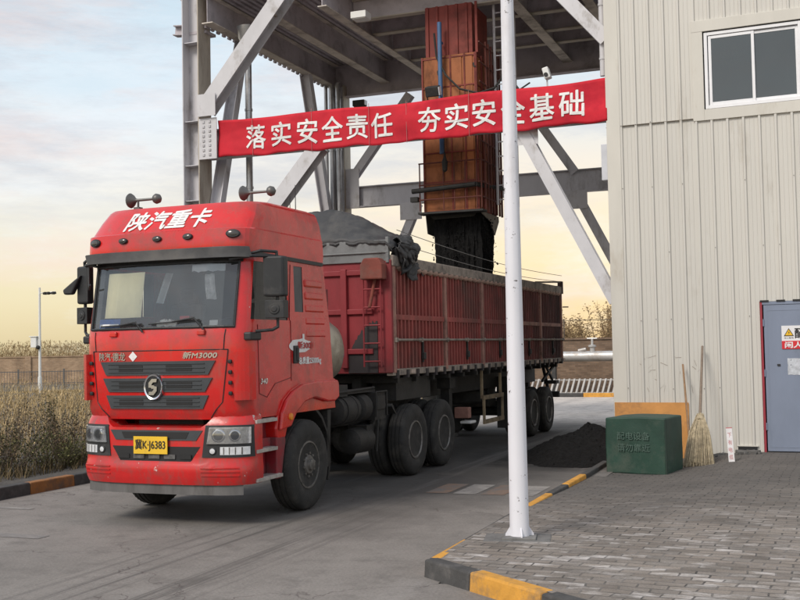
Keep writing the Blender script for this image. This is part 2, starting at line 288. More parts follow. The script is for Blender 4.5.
def b_soil(m, N, L, tc, nz, rp, mx, mth, sep):
    b = N['Principled BSDF']
    c = rp(nz(.7, 9, .7), [(.3, (.09, .078, .062)), (.7, (.23, .19, .14))])
    L.new(c, b.inputs['Base Color']); b.inputs['Roughness'].default_value = .95
    bp = N.new('ShaderNodeBump'); bp.inputs['Strength'].default_value = .8; bp.inputs['Distance'].default_value = .05; L.new(nz(9, 8, .7), bp.inputs['Height']); L.new(bp.outputs[0], b.inputs['Normal'])
SOIL = gmat('field_soil', b_soil)
def b_verge(m, N, L, tc, nz, rp, mx, mth, sep):
    b = N['Principled BSDF']
    c = rp(nz(2.2, 9, .75), [(.3, (.06, .056, .052)), (.7, (.15, .137, .122))])
    L.new(c, b.inputs['Base Color']); b.inputs['Roughness'].default_value = .95
    bp = N.new('ShaderNodeBump'); bp.inputs['Strength'].default_value = .9; bp.inputs['Distance'].default_value = .04; L.new(nz(14, 8, .7), bp.inputs['Height']); L.new(bp.outputs[0], b.inputs['Normal'])
VERGE = gmat('verge_grey_dirt', b_verge)
def b_pave(m, N, L, tc, nz, rp, mx, mth, sep):
    b = N['Principled BSDF']
    mp = N.new('ShaderNodeMapping'); mp.inputs['Rotation'].default_value = (0, 0, radians(2.5)); 
    wv = N.new('ShaderNodeTexNoise'); wv.inputs['Scale'].default_value = 1.3; wv.inputs['Detail'].default_value = 3; L.new(tc.outputs['Object'], wv.inputs['Vector'])
    off = N.new('ShaderNodeVectorMath'); off.operation = 'MULTIPLY_ADD'; off.inputs[1].default_value = (.16, .16, 0); L.new(wv.outputs['Color'], off.inputs[0]); L.new(tc.outputs['Object'], off.inputs[2]); L.new(off.outputs[0], mp.inputs[0])
    br = N.new('ShaderNodeTexBrick'); L.new(mp.outputs[0], br.inputs['Vector']); br.inputs['Scale'].default_value = 1
    br.inputs['Brick Width'].default_value = .24; br.inputs['Row Height'].default_value = .125; br.inputs['Mortar Size'].default_value = .009; br.inputs['Mortar Smooth'].default_value = .25
    br.inputs['Color1'].default_value = (.0, .0, .0, 1); br.inputs['Color2'].default_value = (1, 1, 1, 1); br.inputs['Mortar'].default_value = (.5, .5, .5, 1); br.inputs['Bias'].default_value = 0
    bw = N.new('ShaderNodeRGBToBW'); L.new(br.outputs['Color'], bw.inputs[0])
    tone = rp(bw.outputs[0], [(0, (.165, .143, .124)), (.25, (.250, .214, .184)), (.5, (.200, .180, .162)), (.75, (.272, .236, .205)), (1, (.215, .189, .166))])
    c = mx(1.0, tone, rp(nz(1.1, 8, .65), [(.3, .72), (.7, 1.25)]), 'MULTIPLY')
    c = mx(1.0, c, rp(nz(60, 4, .7), [(.3, .75), (.7, 1.2)]), 'MULTIPLY')
    # white salts wiped across part of the bricks
    sal = rp(nz(2.1, 9, .75, (1, 2.2, 1), (7, 3, 0)), [(.50, 0.0), (.66, 1.0)]); sb = rp(bw.outputs[0], [(.35, .15), (.65, 1.0)])
    sy = N.new('ShaderNodeMapRange'); L.new(sep.outputs[1], sy.inputs[0]); sy.inputs[1].default_value = 14.5; sy.inputs[2].default_value = 10.5
    c = mx(mth('MULTIPLY', mth('MULTIPLY', mth('MULTIPLY', sal, sb), sy.outputs[0]), .85), c, (.66, .62, .60))
    # coal dust film spreading from the road and the wall
    dd = N.new('ShaderNodeMapRange'); L.new(mth('ADD', mth('MULTIPLY_ADD', nz(.8, 7, .65), 4.5, sep.outputs[1]), mth('MULTIPLY', sep.outputs[0], -.55)), dd.inputs[0]); dd.inputs[1].default_value = 13.5; dd.inputs[2].default_value = 18.0
    c = mx(mth('MULTIPLY', dd.outputs[0], .70), c, (.100, .094, .090))
    gap = rp(br.outputs['Fac'], [(.2, 0.0), (.7, 1.0)])
    gv = rp(nz(3.1, 6, .75), [(.40, .12), (.62, 1.0)])
    c = mx(mth('MULTIPLY', mth('MULTIPLY', gap, gv), .9), c, (.045, .042, .04))
    L.new(c, b.inputs['Base Color']); b.inputs['Roughness'].default_value = .88; b.inputs['Specular IOR Level'].default_value = .3
    bp = N.new('ShaderNodeBump'); bp.inputs['Strength'].default_value = .8; bp.inputs['Distance'].default_value = .012
    h = mth('ADD', mth('MULTIPLY', bw.outputs[0], .6), mth('SUBTRACT', mth('MULTIPLY', nz(26, 5, .7), .5), mth('MULTIPLY', gap, 1.4)))
    L.new(h, bp.inputs['Height']); L.new(bp.outputs[0], b.inputs['Normal'])
PAVE = gmat('pavement_old_bricks', b_pave)
def b_brick(c0, c1, mort):
    def f(m, N, L, tc, nz, rp, mx, mth, sep):
        b = N['Principled BSDF']; br = N.new('ShaderNodeTexBrick'); cb = N.new('ShaderNodeCombineXYZ'); L.new(sep.outputs[0], cb.inputs[0]); L.new(sep.outputs[2], cb.inputs[1]); L.new(cb.outputs[0], br.inputs['Vector'])
        br.inputs['Scale'].default_value = 1; br.inputs['Brick Width'].default_value = .25; br.inputs['Row Height'].default_value = .07; br.inputs['Mortar Size'].default_value = .010
        br.inputs['Color1'].default_value = (*c0, 1); br.inputs['Color2'].default_value = (*c1, 1); br.inputs['Mortar'].default_value = (*mort, 1)
        c = mx(1.0, br.outputs['Color'], rp(nz(.9, 8, .7), [(.3, .6), (.7, 1.3)]), 'MULTIPLY')
        L.new(c, b.inputs['Base Color']); b.inputs['Roughness'].default_value = .9
    return f
BRKL = gmat('far_wall_brick_buff', b_brick((.30, .195, .12), (.40, .27, .175), (.34, .26, .18)))
BRKR = gmat('far_wall_brick_brown', b_brick((.15, .095, .062), (.25, .165, .11), (.17, .13, .10)))

# ------------------------------------------------------------------ mesh helpers
class MB:
    def __init__(s): s.v = []; s.f = []; s.m = []
    def add(s, vs, fs, m=0):
        o = len(s.v); s.v += [tuple(v) for v in vs]
        for f in fs: s.f.append([i+o for i in f]); s.m.append(m)
        return s
    def box(s, c, size, m=0, rot=None, taper=1.0):
        x, y, z = [k/2 for k in size]; vs = []
        for dz in (-1, 1):
            t = taper if dz > 0 else 1
            for dx, dy in ((-1, -1), (1, -1), (1, 1), (-1, 1)): vs.append(Vector((dx*x*t, dy*y*t, dz*z)))
        if rot: vs = [rot @ v for v in vs]
        c = Vector(c); vs = [v+c for v in vs]
        return s.add(vs, [(3, 2, 1, 0), (4, 5, 6, 7), (0, 1, 5, 4), (1, 2, 6, 5), (2, 3, 7, 6), (3, 0, 4, 7)], m)
    def mm(s, a, b, m=0):
        a = Vector(a); b = Vector(b); return s.box((a+b)/2, [abs(k) for k in (b-a)], m)
    def beam(s, p0, p1, w, h, m=0, up=(0, 0, 1)):
        p0 = Vector(p0); p1 = Vector(p1); d = (p1-p0); l = d.length; d.normalize(); up = Vector(up)
        if abs(d.dot(up)) > .99: up = Vector((0, 1, 0))
        x = d.cross(up).normalized(); z = x.cross(d); rot = Matrix((x, d, z)).transposed()
        return s.box((p0+p1)/2, (w, l, h), m, rot)
    def ibeam(s, p0, p1, w, h, m=0, tf=.022, tw=.016, up=(0, 0, 1), mf=None):
        p0 = Vector(p0); p1 = Vector(p1); d = (p1-p0); l = d.length; d.normalize(); up = Vector(up)
        x = d.cross(up).normalized(); z = x.cross(d); rot = Matrix((x, d, z)).transposed(); c = (p0+p1)/2
        mf = m if mf is None else mf
        s.box(c+z*(h/2-tf/2), (w, l, tf), mf, rot); s.box(c-z*(h/2-tf/2), (w, l, tf), mf, rot); s.box(c, (tw, l, h-2*tf), m, rot); return s
    def cyl(s, p0, p1, r0, r1=None, n=16, m=0, caps=True):
        r1 = r0 if r1 is None else r1; p0 = Vector(p0); p1 = Vector(p1); d = (p1-p0).normalized()
        a = Vector((0, 0, 1)) if abs(d.z) < .9 else Vector((1, 0, 0)); x = d.cross(a).normalized(); y = d.cross(x)
        vs = [p0+(x*cos(2*pi*i/n)+y*sin(2*pi*i/n))*r0 for i in range(n)]+[p1+(x*cos(2*pi*i/n)+y*sin(2*pi*i/n))*r1 for i in range(n)]
        fs = [(i, (i+1) % n, n+(i+1) % n, n+i) for i in range(n)]
        if caps: fs += [tuple(range(n-1, -1, -1)), tuple(range(n, 2*n))]
        return s.add(vs, fs, m)
    def tube(s, pts, r, n=8, m=0):
        pts = [Vector(p) for p in pts]
        for a, b in zip(pts, pts[1:]): s.cyl(a, b, r, n=n, m=m)
        for p in pts[1:-1]: s.ball(p, r*1.02, 6, m)
        return s
    def ball(s, c, r, n=10, m=0, sc=(1, 1, 1)):
        c = Vector(c); vs = [c+Vector((0, 0, r*sc[2]))]
        for j in range(1, n):
            for i in range(n*2):
                t = pi*j/n; p = pi*i/n; vs.append(c+Vector((r*sc[0]*sin(t)*cos(p), r*sc[1]*sin(t)*sin(p), r*sc[2]*cos(t))))
        vs.append(c-Vector((0, 0, r*sc[2]))); k = n*2; fs = [(0, 1+i, 1+(i+1) % k) for i in range(k)]
        for j in range(n-2):
            for i in range(k): a = 1+j*k+i; b2 = 1+j*k+(i+1) % k; fs.append((a, a+k, b2+k, b2))
        e = len(vs)-1; o = 1+(n-2)*k; fs += [(e, o+(i+1) % k, o+i) for i in range(k)]
        return s.add(vs, fs, m)
    def lathe(s, prof, c=(0, 0, 0), axis='X', n=32, m=0, rfun=None, frame=None):
        c = Vector(c); vs = []
        for j, (h, r) in enumerate(prof):
            for i in range(n):
                t = 2*pi*i/n; rr = r if rfun is None else rfun(j, i, r)
                if frame: x, y, z = frame; vs.append(c+x*h+y*(rr*cos(t))+z*(rr*sin(t)))
                elif axis == 'X': vs.append(c+Vector((h, rr*cos(t), rr*sin(t))))
                elif axis == 'Y': vs.append(c+Vector((rr*sin(t), h, rr*cos(t))))
                else: vs.append(c+Vector((rr*cos(t), rr*sin(t), h)))
        fs = [(j*n+i, j*n+(i+1) % n, (j+1)*n+(i+1) % n, (j+1)*n+i) for j in range(len(prof)-1) for i in range(n)]
        if prof[0][1] > 1e-4: fs.append(tuple(range(n-1, -1, -1)))
        if prof[-1][1] > 1e-4: fs.append(tuple(range((len(prof)-1)*n, len(prof)*n)))
        return s.add(vs, fs, m)
    def prism(s, poly, a0, a1, axis='X', m=0):
        def P(p, a): return (a, p[0], p[1]) if axis == 'X' else ((p[0], a, p[1]) if axis == 'Y' else (p[0], p[1], a))
        n = len(poly); vs = [P(p, a0) for p in poly]+[P(p, a1) for p in poly]
        return s.add(vs, [tuple(range(n)), tuple(range(2*n-1, n-1, -1))]+[(i, n+i, n+(i+1) % n, (i+1) % n) for i in range(n)], m)
    def grid(s, fn, nu, nv, m=0, skip=None):
        vs = [fn(i/nu, j/nv) for j in range(nv+1) for i in range(nu+1)]; w = nu+1
        fs = [(j*w+i, j*w+i+1, (j+1)*w+i+1, (j+1)*w+i) for j in range(nv) for i in range(nu) if not (skip and skip(i, j))]
        return s.add(vs, fs, m)
    def build(s, name, mats, parent=None, smooth=None, bev=0, fixn=True):
        me = bpy.data.meshes.new(name); me.from_pydata(s.v, [], s.f)
        for mt in (mats if isinstance(mats, (list, tuple)) else [mats]): me.materials.append(mt)
        for p, k in zip(me.polygons, s.m): p.material_index = k
        if fixn:
            b = bmesh.new(); b.from_mesh(me); bmesh.ops.recalc_face_normals(b, faces=b.faces); b.to_mesh(me); b.free()
        if smooth:
            for p in me.polygons: p.use_smooth = True
            me.set_sharp_from_angle(angle=radians(smooth))
        me.update(); o = bpy.data.objects.new(name, me); COL.objects.link(o)
        if parent: o.parent = parent
        if bev:
            md = o.modifiers.new('bevel', 'BEVEL'); md.width = bev; md.segments = 2; md.limit_method = 'ANGLE'; md.angle_limit = radians(40)
        return o
def tag(o, label, cat, group=None, kind=None):
    if label: o['label'] = label
    if cat: o['category'] = cat
    if group: o['group'] = group
    if kind: o['kind'] = kind
    return o
def thing(name, label, cat, loc=(0, 0, 0), rz=0, group=None):
    o = bpy.data.objects.new(name, None); COL.objects.link(o); o.location = loc; o.rotation_euler = (0, 0, rz); o.empty_display_size = .2
    return tag(o, label, cat, group)
def struct(name, mb, m, smooth=None):
    return tag(mb.build(name, m, smooth=smooth), None, None, None, 'structure')
def copy_tree(o, parent=None):
    c = o.copy(); COL.objects.link(c)
    if parent: c.parent = parent
    for ch in list(o.children): copy_tree(ch, c)
    return c
def text_mesh(body, size, bold=0.0, align='CENTER', spacing=1.0):
    """returns (verts, faces) of flat lettering in its own x,y plane"""
    cu = bpy.data.curves.new('lettering', 'FONT'); cu.body = body; cu.size = size; cu.offset = bold; cu.align_x = align; cu.align_y = 'CENTER'; cu.space_character = spacing
    cu.resolution_u = 3; ob = bpy.data.objects.new('lettering', cu); COL.objects.link(ob)
    bpy.context.view_layer.update(); dg = bpy.context.evaluated_depsgraph_get(); me = ob.evaluated_get(dg).to_mesh()
    vs = [v.co.copy() for v in me.vertices]; fs = [tuple(p.vertices) for p in me.polygons]
    ob.evaluated_get(dg).to_mesh_clear(); bpy.data.objects.remove(ob); bpy.data.curves.remove(cu); return vs, fs
def add_text(mb, body, size, place, m=0, bold=0.0, align='CENTER', spacing=1.0, shear=0.0, sx=1.0, fit=None):
    vs, fs = text_mesh(body, size, 0.0, align, spacing)
    if not vs: return mb
    if fit:
        x0 = min(v.x for v in vs); x1 = max(v.x for v in vs); y0 = min(v.y for v in vs); y1 = max(v.y for v in vs)
        vs = [Vector(((v.x-x0)/(x1-x0)*fit[0]-fit[0]/2, (v.y-y0)/(y1-y0)*fit[1]-fit[1]/2, 0)) for v in vs]
    # heavier strokes: the same glyphs shifted a little, each a fraction of a millimetre in front of the last
    for k, (dx, dy) in enumerate(((0, 0),) if not bold else ((0, 0), (bold, 0), (-bold, 0), (0, bold), (0, -bold), (bold*.7, bold*.7), (-bold*.7, -bold*.7))):
        out = []
        for v in vs:
            x, y = v.x*sx+v.y*shear+dx, v.y+dy; p = Vector(place(x, y)); n = (Vector(place(x+.004, y))-p).cross(Vector(place(x, y+.004))-p).normalized(); out.append(p+n*(.0005*k))
        mb.add(out, fs, m)
    return mb

# ================================================================== SETTING: ground, road, pavement
mb = MB(); mb.grid(lambda i, j: (-400+800*i, -200+800*j, -.12), 8, 8); struct('ground', mb, SOIL)
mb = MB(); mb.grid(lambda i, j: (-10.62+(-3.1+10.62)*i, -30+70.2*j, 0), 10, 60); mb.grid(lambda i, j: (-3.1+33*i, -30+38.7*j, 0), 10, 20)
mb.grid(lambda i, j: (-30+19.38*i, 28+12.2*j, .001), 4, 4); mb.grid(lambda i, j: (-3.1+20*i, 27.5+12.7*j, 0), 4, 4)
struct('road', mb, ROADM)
def sm(t): t = max(0, min(1, t)); return t*t*(3-2*t)
def pave_z(x, y):
    t = sm((y-10)/8); l = .15-.17*t; r = .15-.03*t; s = sm((x+2.5)/1.5); return l*(1-s)+r*s + .006*noise.noise(Vector((x*1.3, y*1.3, 0)))
def kx(y): return -3.29-(y-9)*.021          # kerb line beside the lane
FE = Vector((.80, -.60))                    # front kerb runs this way from the corner
CORN = Vector((-3.27, 8.93))
mb = MB()
def pv(i, j):
    # near edge follows the front kerb, then the sheet runs back to the wall
    x = kx(9+11*j)+.06+12*i; y0 = CORN.y+.05-(x-CORN.x)*.75 if x < 2 else CORN.y-.05-(2-CORN.x)*.75
    y = y0+(19.35-y0)*j; return (x, y, pave_z(x, y))
mb.grid(pv, 60, 60); struct('pavement', mb, PAVE)
# soil of the field behind the left kerb, a low bank
mb = MB(); mb.grid(lambda i, j: (-10.78-70*i*i, -8+50*j, .13+.02*noise.noise(Vector((i*40, j*40, 0)))), 40, 60); struct('verge', mb, VERGE)

def kerb_run(p0, p1, lens, mats, h0, h1, wid, label, inner, zb=-.05):
    """kerb stones laid end to end; one thing, each painted stone a part"""
    t = thing('kerb', label, 'kerb', (p0[0], p0[1], 0)); d = (Vector(p1)-Vector(p0)); tot = d.length; d.normalize(); nrm = Vector((-d.y, d.x))*inner
    s = 0; k = 0
    while s < tot-.02:
        l = min(lens[k % len(lens)], tot-s); a = d*s; b = d*(s+l-.008); ha = h0+(h1-h0)*s/tot; hb = h0+(h1-h0)*(s+l)/tot
        j = [random.uniform(-.006, .006) for _ in range(4)]
        A, B, C_, D_ = a, b, b+nrm*wid, a+nrm*wid
        vs = [(A.x, A.y, zb), (B.x, B.y, zb), (C_.x, C_.y, zb), (D_.x, D_.y, zb), (A.x+nrm.x*.015, A.y+nrm.y*.015, ha+j[0]), (B.x+nrm.x*.015, B.y+nrm.y*.015, hb+j[1]), (C_.x, C_.y, hb+j[1]), (D_.x, D_.y, ha+j[0])]
        q = MB(); q.add(vs, [(3, 2, 1, 0), (4, 5, 6, 7), (0, 1, 5, 4), (1, 2, 6, 5), (2, 3, 7, 6), (3, 0, 4, 7)]); o = q.build('kerb_stone', mats[k % len(mats)], t, bev=.018)
        s += l; k += 1
    return t
kerb_run((CORN.x-.04, CORN.y-.02), (CORN.x-.04+FE.x*6.5, CORN.y-.02+FE.y*6.5), [.68, .92, .8], [KBLK, KYEL], .155, .155, .16, 'orange and grey kerb along the near edge of the brick pavement', 1)
kerb_run((kx(9), 8.97), (kx(18), 18.0), [.04, 1.0, 1.3, 1.1, 1.2], [KBLK, KYEL, KBLK], .155, .055, .12, 'low kerb with worn orange stones between lane and brick pavement', -1)
kerb_run((-10.62, 2.0), (-10.62, 27.8), [10.55, .98, 2.6, 1.0, 2.4, 1.0, 2.5, 1.0, 9], [KBLK, KYEL2], .17, .17, .17, 'dark kerb with a faded orange stone below the weedy field', 1)
kerb_run((-30, 40.2), (16, 40.2), [1.2, 1.2], [KYEL, KBLK], .15, .15, .18, 'yellow and black striped kerb across the far end of the yard', 1)
# faded warning paint on the lane
mb = MB()
for k, (x0, y0) in enumerate(((-4.9, 12.6), (-4.62, 12.9))): pass
def mark(mb, x0, x1, y0, y1, m): mb.grid(lambda i, j: (x0+(x1-x0)*i, y0+(y1-y0)*j, .004), 1, 1, m)
MRK_O = mat('lane_paint_faded_orange', (.20, .115, .07), .85, var=.25, scale=3, dirt=(.13, .12, .115), dirtamt=.75, dscale=4)
MRK_W = mat('lane_paint_faded_white', (.30, .28, .26), .85, var=.2, scale=3, dirt=(.17, .16, .155), dirtamt=.75, dscale=3)
for k in range(4): mark(mb, -5.15+k*.40, -4.83+k*.40, 14.0, 15.0, (0, 1)[k % 2])
mark(mb, -9.4, -8.0, 9.55, 9.75, 1); mark(mb, -10.2, -9.6, 11.3, 11.42, 1)
struct('road_marking', mb, [MRK_O, MRK_W])
# ================================================================== TRUCK (tractor unit)
TX, TY, TR = -7.212, 12.21, -.0093
truck = thing('semi_truck', 'red high-roof semi truck cab with yellow plate and black mirrors', 'truck', (TX, TY, 0), TR)
def lerp_tab(tab, z):
    if z <= tab[0][0]: return tab[0][1:]
    for a, b in zip(tab, tab[1:]):
        if z <= b[0]:
            t = (z-a[0])/(b[0]-a[0]); return tuple(p+(q-p)*t for p, q in zip(a[1:], b[1:]))
    return tab[-1][1:]
def se(t, n): t = min(1, abs(t)); return 1-(max(0, 1-t**n))**(1/n)
CAB = [(1.22, -1.50, 1.13, .42, .92), (1.34, -1.56, 1.13, .42, .90), (2.18, -1.57, 1.13, .42, .80), (2.27, -1.55, 1.13, .42, .79), (3.08, -1.41, 1.11, .42, .65), (3.14, -1.40, 1.11, .42, .64)]
def cabu(v, z): uf, hw, D, ub = lerp_tab(CAB, z); return uf+D*se(v/hw, 3.2)
ROOF = [(3.10, -1.45, 1.12, .40, .62), (3.22, -1.47, 1.13, .40, .62), (3.41, -1.45, 1.13, .40, .60), (3.428, -1.40, 1.12, .40, .60), (3.60, -1.25, 1.10, .38, .58), (3.735, -1.13, 1.06, .36, .56), (3.765, -1.09, 1.04, .36, .54), (3.80, -.80, .97, .36, .45), (3.825, -.3, .7, .3, .3)]
def roofu(v, z): uf, hw, D, ub = lerp_tab(ROOF, z); return uf+D*se(v/hw, 4.6)
BUMP = [(.47, -1.57, 1.135, .40, 0), (.55, -1.60, 1.155, .40, 0), (.695, -1.62, 1.16, .40, 0), (.725, -1.585, 1.15, .40, 0), (1.14, -1.575, 1.15, .40, 0), (1.24, -1.53, 1.14, .40, 0), (1.33, -1.45, 1.11, .38, 0)]
def bumpu(v, z): uf, hw, D, _ = lerp_tab(BUMP, z); return uf+D*se(v/hw, 3.0)
def sp(fu, v, z, off=0.0):
    e = .004; u = fu(v, z); du = (fu(v+e, z)-fu(v-e, z))/(2*e); dz = (fu(v, z+e)-fu(v, z-e))/(2*e)
    n = Vector((du, -1, dz)).normalized(); return Vector((v, u, z))+n*off
def snorm(fu, v, z): return (sp(fu, v, z, 1)-sp(fu, v, z, 0))
def patch(mb, fu, quad, off, thick, nv=10, nz=3, m=0):
    """raised plate on a curved front: quad = (vb0, vb1, vt0, vt1, z0, z1)"""
    vb0, vb1, vt0, vt1, z0, z1 = quad
    def P(i, j, o):
        z = z0+(z1-z0)*j; v = (vb0+(vt0-vb0)*j)+((vb1+(vt1-vb1)*j)-(vb0+(vt0-vb0)*j))*i; return sp(fu, v, z, o)
    mb.grid(lambda i, j: P(i, j, off), nv, nz, m)
    mb.grid(lambda i, j: P(i, 0, off-thick*(1-j)), nv, 1, m); mb.grid(lambda i, j: P(i, 1, off-thick*j), nv, 1, m)
    mb.grid(lambda i, j: P(0, j, off-thick*i), 1, nz, m); mb.grid(lambda i, j: P(1, j, off-thick*(1-i)), 1, nz, m); return mb
TS = [1, .9975, .985, .96, .92, .88, .75, .55, .3, 0]
def ring(tab, z, sides, n=3.2):
    uf, hw, D, ub = lerp_tab(tab, z); pts = [(hw, ub)]+[(hw, u) for u in sides]
    for t in TS: pts.append((hw*t, uf+D*se(t, n)))
    return pts+[(-a, b) for a, b in reversed(pts[:-1])]
SIDES = (.03, -.20, -.40)
ZR = [1.22, 1.28, 1.34, 1.7, 2.0, 2.18, 2.28, 2.36, 2.47, 2.8, 3.04, 3.14]
rings = [[Vector((p[0], p[1], z)) for p in ring(CAB, z, SIDES)] for z in ZR]; NC = len(rings[0])
ws_cols = set(range(9, NC-10)); MIRC = lambda i: NC-2-i
def cell(j, i):
    if i in ws_cols and 6 <= j <= 9: return 'ws'
    ii = i if i < NC//2 else MIRC(i)
    if ii in (3, 4, 5) and 7 <= j <= 9: return 'dw'
    if ii == 1 and 8 <= j <= 9: return 'qw'
    return None
mb = MB(); ws = MB(); dw = MB(); qw = MB()
def addcell(b_, j, i, off=0.0):
    q = [rings[j][i], rings[j][i+1], rings[j+1][i+1], rings[j+1][i]]
    if off:
        n = (q[1]-q[0]).cross(q[3]-q[0]).normalized(); c = sum(q, Vector())/4
        if n.dot(c-Vector((0, -.3, c.z))) < 0: n = -n
        q = [p-n*off for p in q]
    b_.add(q, [(0, 1, 2, 3)])
seal = MB()
for j in range(len(ZR)-1):
    for i in range(NC-1):
        k = cell(j, i)
        if k == 'ws': addcell(ws, j, i, .008)
        elif k == 'dw': addcell(dw, j, i, .010)
        elif k == 'qw': addcell(qw, j, i, .006)
        else: addcell(mb, j, i)
mb.add([r for r in [rings[j][0] for j in range(len(ZR))]]+[rings[j][NC-1] for j in range(len(ZR))], [(j, j+1, len(ZR)+j+1, len(ZR)+j) for j in range(len(ZR)-1)])   # rear panel
mb.add(rings[0], [tuple(range(NC))])
def weld(o, d=.0005):
    b = bmesh.new(); b.from_mesh(o.data); bmesh.ops.remove_doubles(b, verts=b.verts, dist=d); bmesh.ops.recalc_face_normals(b, faces=b.faces); b.to_mesh(o.data); b.free()
    for p in o.data.polygons: p.use_smooth = True
    o.data.set_sharp_from_angle(angle=radians(38))
cab = mb.build('cab_body', RED, truck); weld(cab)
o = ws.build('windscreen', GLASS, truck); weld(o)
wsc = o
def halves(b_):
    for s in (-1, 1):
        h = MB()
        for f in b_.f:
            if sum(b_.v[i][0] for i in f)*s > 0: h.add([b_.v[i] for i in f], [tuple(range(len(f)))])
        yield h
for h in halves(dw): weld(h.build('door_window', GLASS2, truck))
for h in halves(qw): weld(h.build('quarter_window', VISR, truck))
# black rubber round the windscreen
q = MB(); zt, zb_ = 3.04, 2.28; ve = .985
path = [sp(cabu, v, zb_, .004) for v in [x*ve/10 for x in range(-10, 11)]]+[sp(cabu, ve, zb_+(zt-zb_)*k/6, .004) for k in range(1, 7)]+[sp(cabu, v, zt, .004) for v in [x*ve/10 for x in range(9, -11, -1)]]+[sp(cabu, -ve, zt-(zt-zb_)*k/6, .004) for k in range(1, 7)]
q.tube(path, .016, 6); q.build('windscreen_seal', BLK, truck, smooth=50)
# cabin interior
q = MB(); q.mm((-1.05, .25, 1.45), (1.05, .50, 3.05)); q.mm((-1.06, -1.15, 1.40), (1.06, .3, 1.46)); q.mm((-1.04, -1.15, 3.06), (1.04, .45, 3.09)); q.build('cabin_lining', DASH, truck)
q = MB(); q.prism([(-1.36, 2.0), (-1.36, 2.27), (-1.05, 2.30), (-.80, 2.18), (-.80, 1.9)], -.98, .98); q.build('dashboard', DASH, truck, bev=.03)
for s in (-1, 1):
    q = MB(); q.box((s*.55, -.35, 1.85), (.52, .5, .16)); q.box((s*.55, -.05, 2.25), (.50, .14, .75), rot=Matrix.Rotation(radians(-10), 3, 'X')); q.box((s*.55, .02, 2.72), (.28, .10, .2)); q.build('seat', SEAT, truck, bev=.05)
q = MB(); fr = (Vector((0, -.5, .86)), Vector((1, 0, 0)), Vector((0, .86, .5)))
pts = [Vector((.5, -.78, 2.30))+fr[1]*(.22*cos(a*pi/12))+fr[2]*(.22*sin(a*pi/12)) for a in range(25)]
q.tube(pts, .016, 6); q.cyl((.5, -.78, 2.30), (.5, -.95, 2.1), .04); q.beam((.28, -.78, 2.3), (.72, -.78, 2.3), .04, .02); q.build('steering_wheel', BLK, truck, smooth=50)
q = MB(); q.grid(lambda i, j: sp(cabu, -.80+.56*i, 2.42+.54*j, -.035+.006*sin(i*9)), 12, 6); q.build('sun_card', CREAM, truck)
q = MB(); q.grid(lambda i, j: sp(cabu, -.86+.34*i, 2.30+.105*j, -.015), 6, 2); q.grid(lambda i, j: sp(cabu, -.84+.30*i, 2.315+.03*j, -.011), 5, 1, 1); q.build('windscreen_card', [BLUE, WHT], truck); q = MB(); q.grid(lambda i, j: sp(cabu, .70+.10*i, 2.30+.06*j, -.014), 3, 1); q.build('permit_sticker', WHT, truck)
q = MB(); q.grid(lambda i, j: sp(cabu, .42+.42*i, 2.93+.08*j+.02*noise.noise(Vector((i*7, 0, 0)))*(1-j), -.016), 14, 2); q.build('sun_strip', mat('tint_strip_pale', (.45, .47, .50), .6), truck)
q = MB()
for k in range(5):
    v = .02+.05*k; c = sp(cabu, v, 2.335+.02*(k % 2), -.06); q.box(c, (.07, .04, .05+.02*(k % 3)), 0, Matrix.Rotation(k*1.3, 3, 'Y'))
q.build('crumpled_tissue', WHT, truck)
q = MB(); q.box(sp(cabu, .31, 2.42, -.16), (.13, .08, .05)); q.build('red_packet', SIGNR, truck)
q = MB(); q.grid(lambda i, j: sp(cabu, .60+.13*i-.05*j, 2.62+.30*j, -.10+.02*sin(i*6+j*3)), 6, 6); q.build('hanging_cloth', PAPER, truck)
q = MB(); q.grid(lambda i, j: sp(cabu, -.18+.10*i+.10*j, 2.62+.36*j, -.22+.015*sin(i*5)), 5, 6); q.build('curtain', mat('curtain_grey', (.34, .37, .40), .8), truck)
# roof fairing
mb = MB(); ZF = [r[0] for r in ROOF]; ZF = sorted(ZF+[3.16, 3.3, 3.53, 3.68, 3.76]); rr = [[Vector((p[0], p[1], z)) for p in ring(ROOF, z, (.0, -.45), 4.6)] for z in ZF]; n = len(rr[0])
for j in range(len(ZF)-1):
    for i in range(n): mb.add([rr[j][i], rr[j][(i+1) % n], rr[j+1][(i+1) % n], rr[j+1][i]], [(0, 1, 2, 3)])
mb.add(rr[-1], [tuple(range(n))]); o = mb.build('roof_fairing', RED, truck); weld(o)
o.data.set_sharp_from_angle(angle=radians(17))
q = MB(); add_text(q, '陕汽重卡', .3, lambda x, y: sp(roofu, x+.02, 3.572+y, .006), bold=.007, fit=(1.14, .235), shear=.12); q.build('roof_lettering', WHT, truck)
q = MB(); patch(q, lambda v, z: roofu(v, z)-.02, (-1.105, 1.105, -1.105, 1.105, 3.075, 3.20), .05, .09, 30, 3); q.build('sun_visor', VISR, truck, smooth=40)
q = MB(); patch(q, lambda v, z: cabu(v, z), (-1.02, 1.02, -1.02, 1.02, 3.03, 3.10), .012, .03, 24, 1); q.build('visor_shadow_gap', GRIL2, truck)
